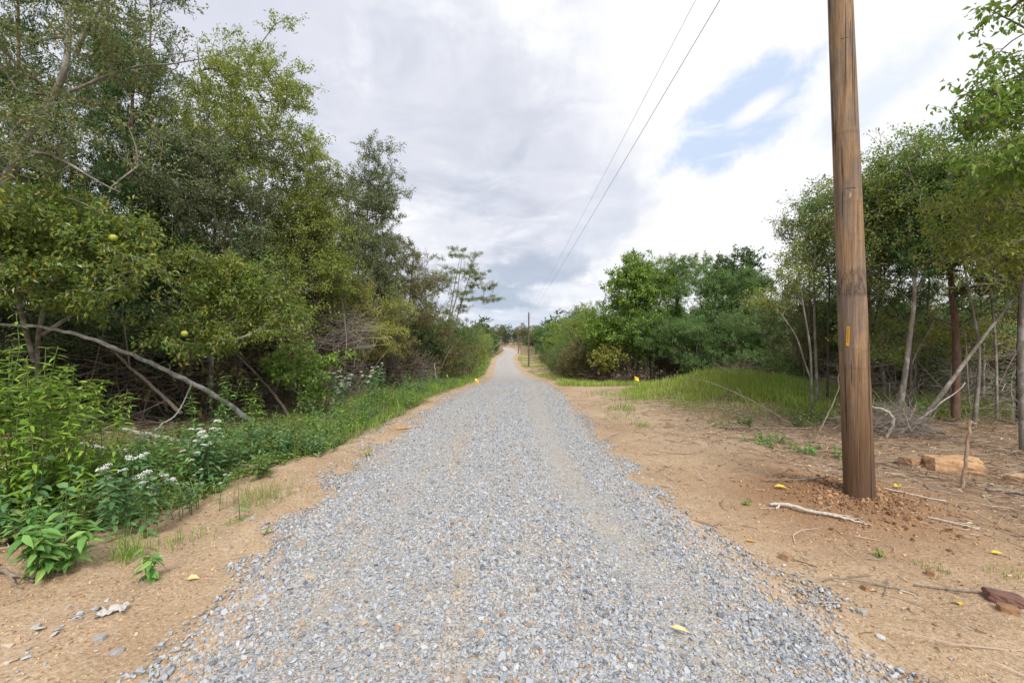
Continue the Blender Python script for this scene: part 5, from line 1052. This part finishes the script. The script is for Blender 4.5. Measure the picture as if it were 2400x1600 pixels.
# fallen leaves and a scrap
YL = flat_mat('yellow_fallen_leaf', (.68, .42, .01), (.82, .58, .03), 25, .5, .2); PALEL = flat_mat('pale_fallen_leaf', (.55, .42, .16), (.72, .6, .3), 25, .6, .2)
def fallen(label, x, y, L, W, a, mat, lift=.012):
    mb = MB(); leaves8(mb, np.array([[0, 0, 0.]]), np.array([[math.cos(a), math.sin(a), .12]]), np.array([[.1, -.2, 1.]]), np.array([L]), np.array([W]), .25, .22)
    V = mb.V[0]; f = [q.copy() for q in mb.F]; mb.add(V - np.array([0, 0, .0012]), *[q[:, ::-1] for q in f])
    return tag(obj('fallen_leaf', mb.mesh('fallen_leaf', True), mat, None, at(x, y, lift)), label, 'leaf')
fallen('bright yellow leaf on the dirt left of the foot of the near pole', 2.72, 4.72, .12, .06, -.4, YL, .03)
fallen('bright yellow leaf at the right edge of the photo on the dirt', 3.52, 3.35, .085, .035, -.3, YL)
fallen('small yellow leaf beside the forked brown twig', 2.68, 2.72, .05, .04, 1.2, YL)
fallen('pale yellow leaf lying on the gravel at the right wheel track', .85, 2.45, .1, .035, -.4, PALEL, .04)
fallen('yellow leaf right of the near pole on the twig litter', 4.0, 4.75, .08, .06, .4, YL, .02)
fallen('pale green leaf beside the drooping seedling on the left dirt', -2.16, 3.02, .075, .05, .3, PALEL)
fallen('orange leaf on the lower right dirt behind the tan stone', 1.85, 3.6, .07, .03, -.2, flat_mat('orange_fallen_leaf', (.5, .2, .03), (.65, .3, .05), 25, .6, 0))
mb = MB(); n = 9; u, v = np.meshgrid(np.linspace(-1, 1, 14), np.linspace(-1, 1, 7), indexing='ij'); gg = np.random.default_rng(5)
k = np.arange(u.size).reshape(u.shape); Zs = .02 + .025 * np.sin(u * 4 + v * 2) ** 2 * (.5 + .5 * v) + gg.normal(0, .004, u.shape); Xs = u * .062 * (1 + .12 * np.sin(v * 7)); Ys = v * .028 * (1 + .25 * np.sin(u * 9)) + .02 * np.sin(u * 3)
F = np.stack([k[:-1, :-1], k[1:, :-1], k[1:, 1:], k[:-1, 1:]], -1).reshape(-1, 4); mb.add(np.stack([Xs, Ys, Zs], -1), F); mb.add(np.stack([Xs, Ys, Zs - .002], -1), F[:, ::-1])
o = tag(obj('curled_leaf', mb.mesh('curled_leaf', True), flat_mat('grey_dry_leaf', (.36, .34, .31), (.58, .56, .52), 30, .8, .3), None, at(-2.3, 2.62, 0)), 'curled dry grey leaf lying on the lower left dirt', 'leaf'); o.rotation_euler = (0, 0, .25)
# ================================================================ sky, light, camera
w = bpy.data.worlds.new('World'); scene.world = w; w.use_nodes = True; w.cycles.sampling_method = 'MANUAL'; w.cycles.sample_map_resolution = 512
t = NT(w); bg = w.node_tree.nodes['Background']
SUN_EL, SUN_AZ = R(46), R(168)        # azimuth from +Y towards +X: behind the camera
sky = t.add('ShaderNodeTexSky', sky_type='NISHITA', sun_disc=False, sun_elevation=SUN_EL, sun_rotation=SUN_AZ)
dirv = t.add('ShaderNodeTexCoord').outputs['Generated']
sep = t.add('ShaderNodeSeparateXYZ', {0: dirv}); sx, sy, sz = sep.outputs
M = t.math
az = M('MULTIPLY', M('ARCTAN2', sx, sy), 57.29578); el = M('MULTIPLY', M('ARCSINE', sz), 57.29578)
den = M('ADD', M('MAXIMUM', sz, 0.0), .13)
cp = t.add('ShaderNodeCombineXYZ', {0: M('DIVIDE', sx, den), 1: M('DIVIDE', sy, den), 2: .35}).outputs[0]
n1 = t.noise(cp, 1.15, 4, .52, .3); n2 = t.noise(cp, 3.4, 4, .58, .5)
ang = t.add('ShaderNodeCombineXYZ', {0: az, 1: el}).outputs[0]
wob = t.noise(ang, .09, 4, .6); wob2 = t.noise(ang, .35, 4, .62)
def blob(a0, e0, ra, re, rot, k=9, soft=(1.15, .55)):
    c, s = math.cos(R(rot)), math.sin(R(rot))
    da = M('SUBTRACT', az, a0); de = M('SUBTRACT', el, e0)
    u = M('DIVIDE', M('ADD', M('MULTIPLY', da, c), M('MULTIPLY', de, s)), ra)
    v = M('DIVIDE', M('SUBTRACT', M('MULTIPLY', de, c), M('MULTIPLY', da, s)), re)
    d = M('SQRT', M('ADD', M('MULTIPLY', u, u), M('MULTIPLY', v, v)))
    d = M('ADD', d, M('MULTIPLY', M('SUBTRACT', M('ADD', M('MULTIPLY', wob, .5), M('MULTIPLY', wob2, .5)), .5), k * .25))
    return t.mapr(d, soft[1], soft[0], 1, 0)
# cloud deck: soft lavender greys, whiter to the right where it thins
shade = M('ADD', M('MULTIPLY', n1, .52), M('MULTIPLY', n2, .48))
deck = t.ramp(shade, [(.36, (.55, .585, .68)), (.46, (.68, .71, .80)), (.55, (.84, .86, .91)), (.65, (1.0, 1.0, 1.02))])
right = t.mapr(M('ADD', az, M('MULTIPLY', M('SUBTRACT', wob, .5), 26)), 3, 20)
deck = t.mix(M('MULTIPLY', right, .85), deck, (1.02, 1.02, 1.03))
for (a0, e0, ra, re, rot, colr, amt) in (
        (11.0, 14.8, 7, 3.6, 25, (.64, .69, .8), .6), (3.5, 8.6, 8, 2.2, 6, (.47, .545, .66), .9), (-1, 5.2, 9, 1.6, 0, (.44, .53, .64), .9),
        (3, 2.5, 12, 1.2, 0, (.62, .7, .83), .6), (-9, 26, 16, 8, 20, (.66, .685, .77), .55), (-30, 33, 14, 9, 0, (.68, .7, .79), .7),
        (5, 20, 7, 5, 40, (.74, .755, .84), .5), (9, 10.5, 5, 2, 10, (.66, .71, .8), .5), (7, 5.5, 6, 1.5, 0, (.93, .95, 1.0), .6), (-9, 12, 8, 3, 10, (.9, .91, .95), .5)):
    deck = t.mix(M('MULTIPLY', blob(a0, e0, ra, re, rot), amt), deck, colr)
hole = M('MAXIMUM', blob(26.3, 23.2, 9.5, 4.3, 30, 7, (1.1, .6)), M('MULTIPLY', blob(38.5, 22.5, 6, 2.4, 35, 11, (1.3, .3)), .5))
hole = M('MAXIMUM', hole, M('MULTIPLY', blob(42, 17, 5, 2, 20, 11, (1.3, .3)), .4))
wisp = M('MULTIPLY', blob(28.3, 24.0, 3.4, 1.0, 22, 7, (1.4, .3)), .95)
streak = t.mapr(t.noise(t.add('ShaderNodeMapping', {'Vector': ang, 'Rotation': (0, 0, R(-25)), 'Scale': (.08, .5, 1)}), 1, 5, .6), .5, .75, 0, .55)
hole = M('MULTIPLY', hole, M('SUBTRACT', 1, M('MAXIMUM', wisp, streak)))
blue = t.mix(.92, sky.outputs[0], (5.3, 6.3, 8.0))
final = t.mix(hole, t.mix(1, deck, (8.3, 8.3, 8.4), 'MULTIPLY'), blue)
for lk in list(t.l):
    pass
# the deck colours lie around 1 and the sky texture around 10, so both share one background strength
nd = final.node; nd.clamp_result = False
for x in w.node_tree.nodes:
    if x.bl_idname == 'ShaderNodeMix': x.clamp_result = False
t.put(bg.inputs[0], final); bg.inputs[1].default_value = .1

sun = bpy.data.lights.new('sun', 'SUN'); sun.energy = 2.9; sun.angle = R(20); sun.color = (1, .96, .9)
so = bpy.data.objects.new('sun', sun); COL.objects.link(so)
sd = Vector((math.sin(SUN_AZ) * math.cos(SUN_EL), math.cos(SUN_AZ) * math.cos(SUN_EL), math.sin(SUN_EL)))
so.rotation_euler = sd.to_track_quat('Z', 'Y').to_euler(); so.location = (0, -20, 40)

cam = bpy.data.cameras.new('camera'); cam.lens = 16; cam.sensor_width = 36; cam.clip_end = 3000; cam.clip_start = .05; cam.shift_y = -.002
co = bpy.data.objects.new('camera', cam); COL.objects.link(co); co.location = (0, 0, 1.6); co.rotation_euler = (R(90), 0, 0)
scene.camera = co
scene.view_settings.view_transform = 'Standard'; scene.view_settings.look = 'None'; scene.view_settings.gamma = 1
scene.view_settings.exposure = 0.35
scene.cycles.max_bounces = 8; scene.cycles.diffuse_bounces = 5; scene.cycles.glossy_bounces = 2; scene.cycles.transmission_bounces = 4
scene.cycles.transparent_max_bounces = 4; scene.cycles.use_denoising = True
